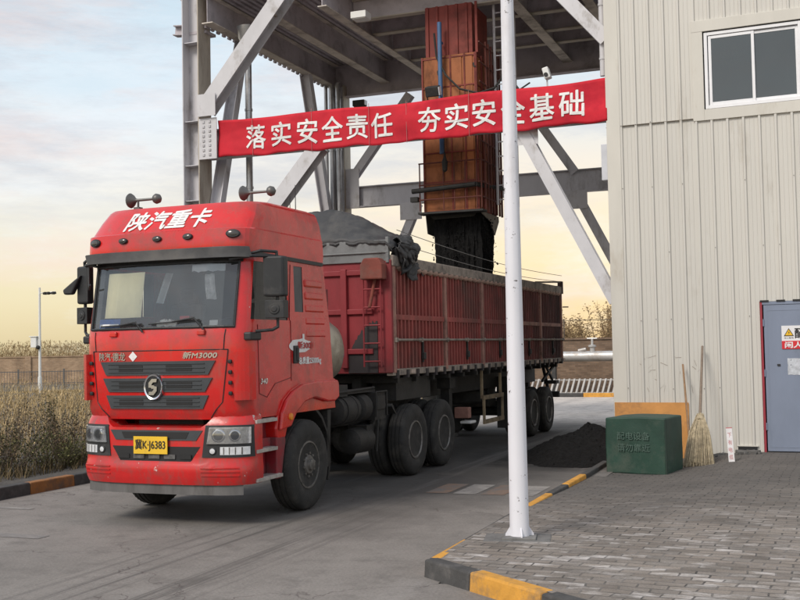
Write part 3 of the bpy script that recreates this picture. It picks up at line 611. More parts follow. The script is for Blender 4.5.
def lamp(mb, fu, v, z, rx, rz, m0, m1, d=.03):
    p = sp(fu, v, z, 0); nn = snorm(fu, v, z); x = Vector((0, 0, 1)).cross(nn).normalized(); y = nn.cross(x)
    def L_(prof, m):
        vs = []; k = 18
        for (h, s) in prof:
            for i in range(k): t = 2*pi*i/k; vs.append(p+nn*h+x*(rx*s*cos(t))+y*(rz*s*sin(t)))
        fs = [(j*k+i, j*k+(i+1) % k, (j+1)*k+(i+1) % k, (j+1)*k+i) for j in range(len(prof)-1) for i in range(k)]+[tuple(range((len(prof)-1)*k, len(prof)*k))]
        mb.add(vs, fs, m)
    L_([(-.01, 1.0), (d*.6, 1.0), (d, .85), (d, .72)], m0); L_([(d*.6, .72), (d*1.02, .70), (d*1.25, .45), (d*1.3, .02)], m1)
for v, z, rx, rz in ((-.50, 3.33, .062, .036), (-.02, 3.33, .062, .036), (.40, 3.335, .066, .038), (-.93, 3.33, .085, .05), (.97, 3.345, .085, .05)):
    q = MB(); lamp(q, roofu, v, z, rx, rz, 0, 1); q.build('marker_lamp', [BLK, mat('smoked_lens', (.05, .045, .04), .15, coat=.5)], truck, smooth=40)
# horns, antenna on the roof
for (v, u, z, sgn) in ((-.80, -.92, 3.90, 1), (.57, -.50, 3.95, 1)):
    q = MB(); q.lathe([(-.02, .03), (0, .085), (.02, .095), (.05, .075), (.09, .03), (.12, .018), (.36, .016), (.37, .05), (.40, .065), (.44, .055), (.47, .015)], (v, u, z), 'X', 18)
    q.cyl((v+.13, u, 3.76), (v+.13, u, z), .014); q.box((v+.13, u, 3.795), (.08, .08, .03)); q.build('air_horn', mat('horn_grey', (.13, .125, .12), .45, metal=.5, var=.2), truck, smooth=50)
q = MB(); q.cyl((.95, .2, 3.6), (.95, .2, 4.12), .008, .004, 6); q.cyl((.87, .2, 3.7), (.87, .2, 3.98), .006, .004, 6); q.build('antenna', BLK, truck)
# drip strip, door seams, handle, sticker
X = 1.131
q = MB(); q.beam((1.118, -1.2, 3.13), (1.118, .60, 3.105), .03, .045); q.beam((-1.118, -1.2, 3.13), (-1.118, .60, 3.105), .03, .045); q.build('drip_strip', BLK, truck)
for s in (-1, 1):
    q = MB()
    for a, b in (((-1.13, 1.5), (-1.15, 2.3)), ((-.33, 1.62), (-.33, 2.36)), ((-.36, 2.36), (-.32, 3.05)), ((-1.13, 1.5), (-.95, 1.45)), ((-.95, 1.45), (-.75, 1.60)), ((-.75, 1.60), (-.33, 1.66))):
        q.beam((s*1.130, a[0], a[1]), (s*1.130, b[0], b[1]), .006, .010, up=(1, 0, 0))
    q.build('door_seam', mat('seam_dark_red', (.10, .008, .01), .6), truck)
    q = MB(); q.box((s*1.14, -.22, 1.94), (.03, .115, .22)); q.box((s*1.16, -.20, 1.94), (.02, .05, .17), 0); q.build('door_handle', BLK, truck, bev=.01)
q = MB()
for k, z in enumerate((2.20, 2.36, 2.52, 2.68, 2.84)):
    q.prism([(.08, z-.05), (.66-.02*k, z-.05), (.68-.02*k, z), (.66-.02*k, z+.05), (.08, z+.05)], 1.09, 1.136)
q.build('side_rib', RED, truck, bev=.03)
q = MB(); add_text(q, '总质量25000kg', .1, lambda x, y: (1.137, .18+x, 1.855+y), bold=.004, fit=(.62, .10)); q.build('weight_lettering', WHT, truck)
q = MB(); vs = []
for k in range(22):
    a = 2*pi*k/22; r = 1+.35*noise.noise(Vector((k*1.7, 3, 0))); vs.append((1.136, -.08+.30*cos(a)*r, 2.05+.085*sin(a)*r))
q.add(vs, [tuple(range(22))]); q.box((1.137, .0, 2.13), (.004, .05, .13)); q.build('torn_sticker', WHT, truck)
q = MB(); add_text(q, '新3000', .1, lambda x, y: (1.139, .05+x, 2.055+y), bold=.004, fit=(.42, .09)); q.build('sticker_lettering', mat('red_lettering', (.5, .03, .03), .5), truck)
q = MB(); add_text(q, '340', .1, lambda x, y: sp(cabu, 1.0, 1.0)*0+Vector((1.137, -1.02+x, 1.64+y)), bold=.003, fit=(.16, .06), shear=.2); q.build('engine_badge', CHRO, truck)
# hood panel lines, grille, emblem, lettering
q = MB()
for a, b in (((-.93, 2.02), (.93, 2.02)), ((-.88, 2.02), (-.90, 2.25)), ((.88, 2.02), (.90, 2.25)), ((-.93, 2.02), (-.86, 1.42)), ((.93, 2.02), (.86, 1.42)), ((-.86, 1.42), (-.70, 1.24)), ((.86, 1.42), (.70, 1.24))):
    pts = [sp(cabu, a[0]+(b[0]-a[0])*k/12, a[1]+(b[1]-a[1])*k/12, .0) for k in range(13)]; q.tube(pts, .006, 5)
q.build('hood_seam', GRIL2, truck)
for (w0, w1, z0, z1) in ((.70, .79, 1.735, 1.895), (.66, .75, 1.54, 1.70), (.63, .70, 1.345, 1.50)):
    q = MB(); patch(q, cabu, (-w0, w0, -w1, w1, z0, z1), .012, .03, 24, 3, 0)
    for s in (-1, 1): patch(q, cabu, tuple(sorted((s*.16, s*.50)))*2+(z0+.045, z1-.045), .016, .01, 10, 1, 1)
    for k in range(3): patch(q, cabu, (-w0+.04, w0-.04, -w0+.04, w0-.04, z0+.03+k*.048, z0+.038+k*.048), .022, .012, 20, 1, 0)
    q.build('grille_slat', [GRIL, GRIL2], truck, smooth=40)
q = MB(); p = sp(cabu, 0, 1.60, .02); nn = Vector((0, -1, 0)); frm = (nn, Vector((1, 0, 0)), Vector((0, 0, 1)))
ov = lambda prof, m: None
def oval(mb, prof, c, rx, rz, m):
    k = 36; vs = []
    for h, s in prof:
        for i in range(k): t = 2*pi*i/k; vs.append(c+nn*h+Vector((rx*s*cos(t), 0, rz*s*sin(t))))
    mb.add(vs, [(j*k+i, j*k+(i+1) % k, (j+1)*k+(i+1) % k, (j+1)*k+i) for j in range(len(prof)-1) for i in range(k)]+[tuple(range((len(prof)-1)*k, len(prof)*k))], m)
oval(q, [(-.03, 1.05), (.012, 1.05), (.028, .98), (.02, .86), (.012, .84)], p, .125, .148, 0); oval(q, [(.0, .85), (.014, .84)], p, .125, .148, 1)
S1 = [(.058, .085), (-.012, .085), (-.056, .042), (-.056, -.006), (-.014, -.006), (-.014, .028), (.008, .05), (.05, .05)]
q.prism([(p.x+a, p.z+b*1.1) for a, b in S1], p.y-.020, p.y-.032, 'Y', 2); q.prism([(p.x-a, p.z-b*1.1) for a, b in S1], p.y-.020, p.y-.0325, 'Y', 2); q.prism([(p.x+a, p.z+b) for a, b in ((-.056, .02), (.014, .02), (.056, -.02), (-.014, -.02))], p.y-.020, p.y-.0315, 'Y', 2)
q.build('emblem', [CHRO, GRIL2, CHRO], truck, smooth=35)
q = MB(); add_text(q, '陕汽·德龙', .1, lambda x, y: sp(cabu, -.61+x, 1.955+y, .006), bold=.002, fit=(.40, .095)); q.build('hood_lettering', CHRO, truck); q = MB(); add_text(q, '新M3000', .1, lambda x, y: sp(cabu, .60+x, 1.96+y, .006), bold=.003, fit=(.42, .075), shear=.25); q.build('hood_lettering', CHRO, truck)
q = MB(); c = sp(cabu, -.30, 1.955, .006); q.add([c+Vector((a, 0, b)) for a, b in ((.06, 0), (0, .06), (-.06, 0), (0, -.06))], [(0, 1, 2, 3)]); q.build('diamond_sticker', WHT, truck)
# corner wind deflectors
for s in (-1, 1):
    q = MB(); patch(q, cabu, (s*.985, s*1.12, s*.985, s*1.12, 1.44, 1.99) if s > 0 else (-1.12, -.985, -1.12, -.985, 1.44, 1.99), .065, .085, 5, 4, 0)
    for k in range(4): p = sp(cabu, s*.95, 1.52+.12*k, .02); q.box(p, (.05, .03, .045), 1)
    q.build('wind_deflector', [RED, GRIL2], truck, bev=.012)
# wipers
for (x0, z0, x1, z1, hx) in ((-.78, 2.31, -.20, 2.325, -.16), (-.08, 2.325, .58, 2.36, .66)):
    q = MB(); pts = [sp(cabu, x0+(x1-x0)*k/8, z0+(z1-z0)*k/8, .025) for k in range(9)]; q.tube(pts, .010, 6)
    q.tube([sp(cabu, (x0+x1)/2, (z0+z1)/2, .035), sp(cabu, x1-.05, z1+.02, .05), sp(cabu, hx, 2.235, .02)], .012, 6); q.build('wiper', BLK, truck, smooth=50)
for v in (-.58, .62):
    q = MB(); c = sp(cabu, v, 2.215, .015); q.box(c, (.10, .04, .06)); q.build('wiper_cap', RED, truck, bev=.012)
# bumper
mb = MB(); NV = 44
def ztop(v): return 1.13+.19*sm((abs(v)-.60)/.22)
def bpt(i, j):
    t = -1+2*i; v = 1.16*math.copysign(1-(1-abs(t))**1.9, t); z = .48+(ztop(v)-.48)*j; u = bumpu(v, z); hw = lerp_tab(BUMP, z)[1]; v = max(-hw, min(hw, v)); return Vector((v, bumpu(v, z), z))
mb.grid(bpt, NV, 14)
mb.grid(lambda i, j: bpt(i, 1)+Vector((0, .30*j, .02*j)), NV, 2)
for s in (0, 1):
    mb.grid(lambda i, j: bpt(s, j)+Vector((-.0, (-1.10-bpt(s, j).y)*i, 0)), 2, 14)
bump = mb.build('bumper', REDB, truck); weld(bump)
q = MB(); patch(q, lambda v, z: bumpu(v, .55)+.05, (-1.06, 1.06, -1.06, 1.06, .365, .485), .0, .05, 30, 1); q.build('valance', VALN, truck, smooth=40)
q = MB(); patch(q, bumpu, (-.55, .55, -.63, .63, .985, 1.10), .008, .03, 18, 2, 0); patch(q, bumpu, (-.42, .42, -.46, .46, 1.005, 1.08), .012, .01, 18, 1, 1); q.build('bumper_grille', [GRIL, GRIL2], truck)
q = MB(); patch(q, bumpu, (-.48, .48, -.60, .60, .745, .915), .004, .02, 18, 2, 0)
for k in range(5):
    c = sp(bumpu, -.42+.21*k, .80, .012); q.box(c, (.15, .01, .05), 1 if k in (1, 2, 3) else 0)
q.build('bumper_opening', [GRIL2, mat('intake_grey', (.10, .098, .095), .7, var=.5, scale=18)], truck)
for v in (-1, 1):
    for z in (.585, .63, .67): q = MB(); patch(q, bumpu, ((.62, 1.05, .62, 1.05) if v > 0 else (-1.05, -.62, -1.05, -.62))+(z, z+.012), .008, .012, 8, 1); q.build('bumper_rib', REDB, truck)
q = MB(); c = sp(bumpu, -.035, .93, .035); q.box(c, (.46, .012, .20), 0); q.box(c+Vector((0, .02, 0)), (.3, .03, .05), 1)
add_text(q, '冀K·J6383', .13, lambda x, y: (c.x+x, c.y-.0085, c.z+y), 2, bold=.0016, fit=(.41, .135)); 
q.build('number_plate', [YEL, BLK, BLKT], truck)
for s in (-1, 1):
    def Q(a, b, c_, d): return (a, b, c_, d) if s > 0 else (-b, -a, -d, -c_)
    q = MB(); patch(q, bumpu, Q(.625, 1.145, .665, 1.14)+(.795, 1.155), .010, .03, 16, 5, 0); hl = q.build('headlight', [BLK], truck, smooth=35)
    q = MB(); patch(q, bumpu, Q(.685, 1.125, .715, 1.125)+(.95, 1.135), .018, .014, 16, 3, 0); q.build('lens', mat('reflector_silver', (.70, .71, .73), .16, metal=.55, var=.30, scale=22), hl, smooth=35)
    q = MB(); lamp(q, lambda v, z: bumpu(v, z)-.014, s*.825, 1.042, .082, .076, 0, 1, .012); lamp(q, lambda v, z: bumpu(v, z)-.014, s*1.0, 1.042, .068, .070, 0, 2, .012); q.build('lamp_bowl', [mat('bowl_silver', (.62, .63, .65), .12, metal=.9, var=.1), mat('bowl_inner_silver', (.30, .31, .33), .1, metal=.9, var=.1), mat('lamp_blue_dark', (.06, .07, .10), .1, coat=.8)], hl, smooth=40)
    q = MB(); patch(q, lambda v, z: bumpu(v, z)-.034, Q(.685, 1.125, .715, 1.125)+(.95, 1.135), .0, .004, 16, 3, 0); q.build('lens_cover', CLEAR, hl, smooth=35)
    q = MB(); patch(q, bumpu, Q(.84, 1.12, .84, 1.12)+(.825, .915), .017, .012, 10, 2, 0)
    for k in range(4): patch(q, bumpu, Q(.875+.06*k, .885+.06*k, .875+.06*k, .885+.06*k)+(.83, .91), .020, .004, 1, 1, 1)
    q.build('daytime_light', [LENS, RIMM], hl)
    q = MB(); lamp(q, lambda v, z: bumpu(v, z)-.012, s*.755, .868, .045, .042, 0, 1, .012); q.build('fog_lamp', [BLK, LENS], hl, smooth=40)
# mirrors
for s in (-1, 1):
    q = MB(); q.prism([(s*1.23, -1.20), (s*1.46, -1.12), (s*1.47, -1.02), (s*1.44, -.98), (s*1.24, -1.06)], 2.62, 3.09, 'Z'); mr = q.build('mirror', BLK, truck, bev=.03)
    q = MB(); q.prism([(s*1.25, -1.19), (s*1.46, -1.12), (s*1.46, -1.0), (s*1.26, -1.06)], 2.37, 2.575, 'Z'); nrm = Vector((s*.35, -1, 0)).normalized()
    c = Vector((s*1.355, -1.155, 2.475)); q.lathe([(0, .065), (.012, .06), (.012, .035), (.02, .03), (.02, .001)], c, n=16, frame=(nrm, nrm.cross(Vector((0, 0, 1))), Vector((0, 0, 1)))); q.build('lower_mirror', BLK, mr, bev=.015)
    q = MB(); q.tube([(s*1.05, -1.30, 3.10), (s*1.22, -1.22, 3.15), (s*1.36, -1.09, 3.14), (s*1.36, -1.08, 3.05)], .018); q.build('mirror_arm', BLK, mr, smooth=50); q = MB(); q.tube([(s*.92, -1.42, 3.05), (s*1.15, -1.30, 3.09), (s*1.34, -1.10, 3.09)], .018)
    q.build('mirror_arm', BLK, mr, smooth=50); q = MB(); q.tube([(s*1.36, -1.08, 2.64), (s*1.36, -1.08, 2.55)], .02); q.build('mirror_joint', BLK, mr); q = MB(); q.tube([(s*1.36, -1.08, 2.39), (s*1.36, -1.08, 2.27), (s*1.31, -1.12, 2.235), (s*1.16, -1.25, 2.22)], .018)
    if s < 0: q.build('mirror_arm', BLK, mr, smooth=50); q = MB(); q.tube([(-1.15, -1.28, 3.06), (-1.10, -1.34, 2.78), (-1.0, -1.45, 2.83)], .012)
    q.build('mirror_arm', BLK, mr, smooth=50)
    q = MB(); c = sp(cabu, s*1.10, 2.165, .04); q.box((s*1.12, -1.25, 2.165), (.10, .26, .095)); q.build('mirror_bracket', BLK, mr, bev=.02)
q = MB(); q.prism([(-1.44, 2.92), (-1.62, 2.80), (-1.60, 2.74), (-1.48, 2.74), (-1.34, 2.98)], -1.2, -1.12, 'Y'); q.build('blind_spot_mirror', BLK, truck, bev=.02)
# steps and side panels ahead of the front wheels, fenders
for s in (-1, 1):
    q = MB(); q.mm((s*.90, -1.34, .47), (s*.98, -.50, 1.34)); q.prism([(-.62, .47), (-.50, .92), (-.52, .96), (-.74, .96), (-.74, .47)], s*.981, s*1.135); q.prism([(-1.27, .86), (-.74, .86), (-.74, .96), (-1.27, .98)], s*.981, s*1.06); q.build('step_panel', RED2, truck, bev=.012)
    for z, u1 in ((.51, -.64), (.84, -.76), (1.18, -.76)):
        q = MB(); q.mm((s*.985, -1.25, z-.02), (s*1.165, u1, z+.02)); q.mm((s*1.0, -1.2, z+.02), (s*1.15, u1-.04, z+.026)); q.build('step', ALUM, truck, bev=.006)
    fo = [(-.70, .93), (-.73, 1.06), (-.68, 1.27), (-.56, 1.41), (-.36, 1.52), (-.10, 1.595), (.3, 1.615), (.93, 1.61), (.97, 1.57)]
    fi = [(.95, 1.36), (.82, 1.31), (.60, 1.315), (.45, 1.345), (.22, 1.385), (-.06, 1.345), (-.28, 1.23), (-.43, 1.07), (-.50, .93)]
    q = MB(); q.prism(fo+fi, s*.82, s*1.135); q.build('front_fender', RED, truck, bev=.03)
    fm = [(a*.90+.012, .93+(b-.93)*.93) for a, b in fo]
    q = MB(); q.prism([(a*.97, b-.02) for a, b in fo[1:]]+fi[:-1], s*1.1355, s*1.185); q.build('fender_flare', RED, truck, bev=.022)
    q = MB(); q.lathe([(0, .045), (.02, .04), (.025, .0)], (0, 0, 0), n=16, frame=(Vector((s, 0, 0)), Vector((0, 1, 0)), Vector((0, 0, 1)))); o = q.build('side_marker', AMBR, truck); o.location = (s*1.186, -.47, 1.19)
    q = MB(); n_ = 10
    for k in range(n_):
        a0 = radians(150-175*k/n_); a1 = radians(150-175*(k+1)/n_); r = .70
        P = lambda a, rr: (rr*cos(a)*1.05, .60+rr*sin(a)); pa, pb = P(a0, r), P(a1, r); pc, pd = P(a1, r+.04), P(a0, r+.04)
        q.prism([pa, pb, pc, pd], s*.72, s*1.12)
    q.prism([(.66, .46), (.74, .46), (.80, 1.2), (.70, 1.2)], s*.75, s*1.12); q.build('wheel_arch_liner', BLK2, truck)
# wheels
def tyre_mb(D, w, lug=True):
    R = D/2; q = MB(); n = 110
    prof = [(-w/2+.03, .30), (-w/2+.005, .36), (-w/2, R-.13), (-w/2+.012, R-.05), (-w/2+.03, R-.022), (-w/2+.05, R-.006), (-w*.24, R), (-w*.22, R-.014), (-w*.19, R-.014), (-w*.17, R+.001), (-.012, R+.003), (-.008, R-.012), (.008, R-.012), (.012, R+.003), (w*.17, R+.001), (w*.19, R-.014), (w*.22, R-.014), (w*.24, R), (w/2-.05, R-.006), (w/2-.03, R-.022), (w/2-.012, R-.05), (w/2, R-.13), (w/2-.005, .36), (w/2-.03, .30)]
    def rf_(j, i, r): return r-(.008 if (lug and i % 2 and (4 <= j <= 6 or 17 <= j <= 19)) else 0)
    q.lathe(prof, n=n, rfun=rf_); return q
def hub_front():
    q = MB(); q.lathe([(-.13, .30), (.115, .30), (.135, .295), (.138, .275), (.10, .262), (.06, .255), (.085, .248), (.098, .240), (.100, .17), (.112, .16), (.108, .13), (.13, .125), (.15, .11), (.152, .075), (.185, .07), (.195, .05), (.195, .0)], n=40)
    for k in range(10):
        a = 2*pi*k/10; q.cyl((.104, .145*cos(a), .145*sin(a)), (.145, .145*cos(a), .145*sin(a)), .016, n=6); b = a+pi/10; q.lathe([(-.02, .036), (.003, .035), (.003, 0)], (.099, .212*cos(b), .212*sin(b)), n=12, m=1)
    return q
def hub_rear():
    q = MB(); q.lathe([(-.10, .30), (.115, .30), (.135, .295), (.138, .275), (.11, .262), (.02, .255), (-.05, .245), (-.055, .15), (-.05, .13), (.06, .12), (.075, .10), (.075, .07), (.10, .065), (.105, 0)], n=40)
    for k in range(10):
        a = 2*pi*k/10; q.cyl((-.055, .19*cos(a), .19*sin(a)), (-.02, .19*cos(a), .19*sin(a)), .016, n=6); b = a+pi/10; q.lathe([(0, .028), (.003, .027), (.003, 0)], (-.050, .215*cos(b), .215*sin(b)), n=10, m=1)
    return q
def wheel(parent, v, u, D, w, front, side, proto=[{}]):
    key = (D, w, front); P = proto[0]
    if key not in P:
        hb = (hub_front() if front else hub_rear()).build('wheel', [RIMM if front else RIML, GRIL2], parent, smooth=35)
        ty = tyre_mb(D, w).build('tyre', TYRE, hb, smooth=30); P[key] = hb; o = hb
    else: o = copy_tree(P[key], parent)
    o.location = (v, u, D/2); o.rotation_euler = (random.uniform(0, 6), 0, 0) if side > 0 else (random.uniform(0, 6), 0, pi)
    return o
for s in (-1, 1):
    wheel(truck, s*1.055, 0, 1.125, .315, True, s)
    for u in (3.71, 5.06):
        wheel(truck, s*1.06, u, 1.115, .30, False, s); wheel(truck, s*.72, u, 1.115, .30, False, s)
# chassis
q = MB()
for s in (-1, 1): q.box((s*.40, 2.3, .98), (.09, 7.2, .28))
for u in (1.2, 2.4, 3.2, 4.4, 5.6): q.box((0, u, .98), (.8, .12, .2))
q.cyl((-.95, 0, .56), (.95, 0, .56), .07)
for u in (3.71, 5.06): q.cyl((-1.0, u, .56), (1.0, u, .56), .11); q.ball((0, u, .58), .26)
for s in (-1, 1):
    for u in (3.71, 5.06): q.box((s*.5, u, .78), (.09, 1.1, .1))
q.box((0, 4.3, 1.2), (.9, .9, .10)); q.box((0, -.5, .85), (.9, 1.5, .7)); q.box((0, 1.2, 1.15), (1.5, .7, .25))
q.build('chassis', BLK2, truck)
q = MB(); q.lathe([(0, .0), (.03, .12), (.06, .19), (.60, .20), (.63, .19), (.66, .12), (.68, 0)], (.95, 1.12, 1.15), 'Y', 20); q.lathe([(0, .0), (.03, .12), (.06, .19), (.28, .20), (.33, .15), (.35, 0)], (.95, 1.86, 1.15), 'Y', 20)
for y in (1.3, 1.62): q.lathe([(0, .205), (.05, .205)], (.95, y, 1.15), 'Y', 20)
q.build('air_tank', BLK2, truck, smooth=40)
q = MB(); q.lathe([(0, .0), (.02, .14), (.05, .18), (.55, .19), (.60, .17), (.62, 0)], (.92, 1.75, .68), 'Y', 20); q.box((.9, 2.25, .72), (.3, .25, .34)); q.tube([(1.08, 2.4, .50), (1.1, 2.42, .9), (1.08, 2.45, 1.3)], .02); q.build('air_dryer', BLK2, truck, smooth=40)
q = MB(); q.box((.90, 2.50, 1.15), (.42, .40, .40)); q.box((1.12, 2.5, 1.2), (.02, .3, .2)); q.tube([(1.13, 2.3, 1.0), (1.13, 2.3, 1.36), (1.13, 2.7, 1.36), (1.13, 2.7, 1.0)], .014); q.build('battery_box', BLK2, truck, bev=.02)
q = MB(); q.box((.75, 1.75, 1.38), (.6, 1.4, .03)); q.tube([(1.05, 1.1, 1.40), (1.05, 2.4, 1.42)], .02); q.build('catwalk', BLK2, truck)
for s in (-1, 1):
    q = MB()
    for u0 in (3.71, 5.06):
        pts = [(u0+.70*cos(radians(a)), .58+.70*sin(radians(a))) for a in range(28, 153, 12)]
    q = MB(); q.prism([(2.86, 1.12), (3.02, 1.0), (3.05, 1.0), (2.9, 1.16)], s*.6, s*1.14); q.build('rear_mudguard', BLK2, truck)
# gas cylinder behind the cab
q = MB(); q.lathe([(-1.12, 0), (-1.10, .20), (-1.04, .34), (-.92, .43), (-.80, .46), (.70, .46), (.84, .43), (.96, .34), (1.03, .20), (1.05, 0)], (0, 1.24, 1.97), 'X', 36); q.lathe([(.3, .468), (.36, .468)], (0, 1.24, 1.97), 'X', 36)
tk = q.build('gas_cylinder', SILV, truck, smooth=50)
q = MB(); nn2 = Vector((.8, .55, 0)).normalized(); q.lathe([(0, .055), (.004, .055), (.005, .0)], (.94, 1.60, 1.93), n=18, frame=(nn2, Vector((-.55, .8, 0)).normalized(), Vector((0, 0, 1)))); q.build('round_label', BLUE, tk)
q = MB(); q.box((.6, 1.24, 1.42), (.9, .5, .16)); q.box((-.6, 1.24, 1.42), (.9, .5, .16)); q.box((.0, 1.72, 1.6), (.5, .05, .8)); q.build('cylinder_bracket', BLK2, truck)
# air intake stack behind the cab
q = MB(); q.box((.98, .86, 2.55), (.12, .16, .50)); q.box((.95, .84, 2.75), (.04, .2, .35)); q.tube([(.98, .86, 2.3), (.98, .86, 2.15)], .03); q.build('intake_stack', TRED, truck, bev=.02)

# ================================================================== TRAILER
trailer = thing('dump_trailer', 'long dusty red ribbed dump trailer being filled with coal behind the cab', 'trailer', (TX, TY, 0), TR)
U0, U1, HWT, ZB, ZT = 2.75, 13.62, 1.215, 1.66, 3.22
q = MB(); q.mm((-HWT+.06, U0+.05, 1.60), (HWT-.06, U1-.05, 1.68)); q.build('floor', BLK2, trailer)
for s in (-1, 1):
    q = MB(); q.mm((s*(HWT-.115), U0+.08, ZB), (s*(HWT-.10), U1-.06, ZT)); q.build('side_sheet', mat('side_sheet_shaded_red', (.085, .020, .020), .8, var=.35, scale=2.5, dirt=(.03, .022, .02), dirtamt=.4, dscale=1.2, stretch=(1, .5, .5)), trailer)  # red darkened to put the shade of the rib gaps into the colour
    posts = [2.83, 5.14, 7.22, 9.38, 11.55, 13.55]
    for a, b in zip(posts, posts[1:]):
        q = MB(); n_ = int(round((b-a)/.16)); st = (b-a-.16)/n_
        for k in range(n_):
            u = a+.08+st*(k+.5); q.prism([(s*(HWT-.10), u-.036), (s*(HWT+.004), u-.024), (s*(HWT+.004), u+.024), (s*(HWT-.10), u+.036)], ZB+.02, ZT, 'Z')
        q.build('ribbed_panel', TRIB, trailer)
    for u in posts:
        q = MB(); q.mm((s*(HWT-.06), u-.055, ZB-.04), (s*(HWT+.022), u+.055, ZT+.03)); q.build('side_post', TRUST, trailer, bev=.008)
    for a, b in zip(posts, posts[1:]):
        q = MB(); q.mm((s*(HWT-.04), a+.07, 2.42), (s*(HWT+.008), b-.07, 2.50)); q.build('side_rail', TRUST if a > 9 else TRIB, trailer, bev=.006)
    q = MB(); q.tube([(s*(HWT+.045), U0+.1, 2.115), (s*(HWT+.045), U1, 2.115)], .019)
    for u in posts+[3.9, 6.2, 8.3, 10.5, 12.6]: q.box((s*(HWT+.03), u, 2.115), (.05, .07, .07))
    q.build('tarp_bar', TTOP, trailer)
    for u in (4.0, 6.25, 8.3, 10.5, 12.6):
        q = MB(); q.box((s*(HWT+.015), u, 1.93), (.03, .05, .34)); q.box((s*(HWT+.03), u, 1.86), (.05, .10, .11)); q.build('side_latch', BLK2, trailer, bev=.008)
    q = MB(); q.mm((s*(HWT-.08), U0, ZT), (s*(HWT+.04), U1, ZT+.17)); q.build('top_rail', TTOP, trailer, bev=.02)
    q = MB(); q.lathe([(U0+.2+(U1-U0-.4)*k/480, .018+.034*abs(sin(pi*k/12))) for k in range(481)], (s*(HWT+.004), 0, ZT-.01), 'Y', 8); q.build('rail_scallop', mat('scallop_pale_rust', (.36, .23, .18), .75, var=.3, scale=5, dirt=(.12, .08, .07), dirtamt=.3), trailer, smooth=60)
    q = MB(); q.mm((s*(HWT-.10), U0, 1.58), (s*(HWT+.012), U1, 1.68)); q.build('sill', TTOP, trailer, bev=.01)
    for k in range(26):
        u = U0+.15+(U1-U0-.3)*k/25; q = MB(); q.box((s*(HWT-.01), u, 1.60), (.08, .09, .12)); q.build('sill_bracket', TBLK, trailer)
        if k % 3 == 1: q = MB(); q.box((s*(HWT+.023), u+.2, 1.63), (.02, .16, .06)); q.build('marker_strip', mat('marker_strip_pale', (.42, .33, .28), .6, var=.3, scale=10), trailer)
# front wall with sooty lower half, ladder and braces
q = MB(); q.mm((-HWT, U0, 1.62), (HWT, U0+.06, ZT+.10)); fw = q.build('front_wall', TRED, trailer)
q = MB()
for v in (-.9, -.45, 0, .45): q.mm((v-.05, U0-.06, 1.7), (v+.05, U0-.001, 3.2))
for z in (1.95, 2.55, 3.14): q.mm((-HWT+.05, U0-.04, z-.04), (HWT-.3, U0-.0015, z+.04))
q.build('wall_stiffener', TRED, trailer, bev=.01)
q = MB(); q.prism([(.50, 1.625), (HWT-.23, 1.625)]+[(HWT-.23-(HWT-.73)*k/24, 2.40-.5*(k/24)**2+.07*noise.noise(Vector((k*.9, 0, 0)))) for k in range(25)], U0-.012, U0-.002, 'Y'); q.build('soot_plate', TBLK, trailer)
q = MB(); q.mm((HWT-.22, U0-.03, 1.62), (HWT+.012, U0+.05, ZT+.1)); q.build('corner_post', TRED, trailer, bev=.015)
q = MB()
for v in (.80, 1.08): q.cyl((v, U0-.10, 1.72), (v, U0-.10, 3.25), .014, n=8)
for k in range(6): z = 1.8+.27*k; q.cyl((.80, U0-.10, z), (1.08, U0-.10, z), .012, n=8)
q.build('ladder', TRED, trailer)
q = MB(); q.prism([(.80, 3.02), (1.16, 3.02), (1.16, 3.24), (1.10, 3.34), (.86, 3.34), (.80, 3.24)], U0-.22, U0-.02, 'Y'); q.cyl((.9, U0-.1, 2.6), (1.0, U0-.1, 3.05), .025); q.build('gear_housing', mat('gear_housing_dusty', (.20, .05, .035), .8, var=.3, dirt=(.14, .11, .09), dirtamt=.4), trailer, bev=.02)
q = MB(); q.mm((-1.16, U0-.03, ZT+.07), (1.19, U0+.0, ZT+.40)); q.mm((-1.16, U0-.055, ZT+.20), (1.19, U0-.031, ZT+.225)); q.mm((1.15, U0-.05, ZT+.05), (1.20, U0+.02, ZT+.44)); q.build('front_board', BOARD, trailer, bev=.008)
q = MB(); q.mm((-HWT, U1-.05, 1.62), (HWT, U1, ZT+.20)); q.mm((HWT-.06, U1-.10, ZT), (HWT+.05, U1+.02, ZT+.30)); q.mm((-HWT-.05, U1-.10, ZT), (-HWT+.06, U1+.02, ZT+.30)); q.build('tailgate', TRIB, trailer)
q = MB(); q.tube([(HWT+.03, U1-.01, 2.9), (HWT+.16, U1+.05, 2.9)], .015); q.build('tail_bracket', TTOP, trailer)
for s in (-1, 1): q = MB(); q.beam((s*HWT, U1-2.4, ZT+.17), (s*HWT, U1, ZT+.29), .04, .04); q.build('tail_brace', TTOP, trailer)
q = MB()
for k, z in ((0, .30), (1, .25)):
    pts = [(1.24+.02*k, 2.95+(U1-2.95)*i/14, ZT+z+.14-.10*k-.10*sin(pi*i/14)+(.12-.06*k)*(1-i/14)) for i in range(15)]; q.tube(pts, .006, 5)
q.build('tarp_cable', ROPE, trailer)
q = MB()
def heap(i, j): x = -1.1+2.2*i; y = U0+.2+(U1-U0-.4)*j; return (x, y, 2.55+.45*math.exp(-((j-.45)/.12)**2)*sin(pi*i)+.12*noise.noise(Vector((x*2, y*2, 5))))
q.grid(heap, 24, 100); q.build('coal_load', COAL, trailer, smooth=60)
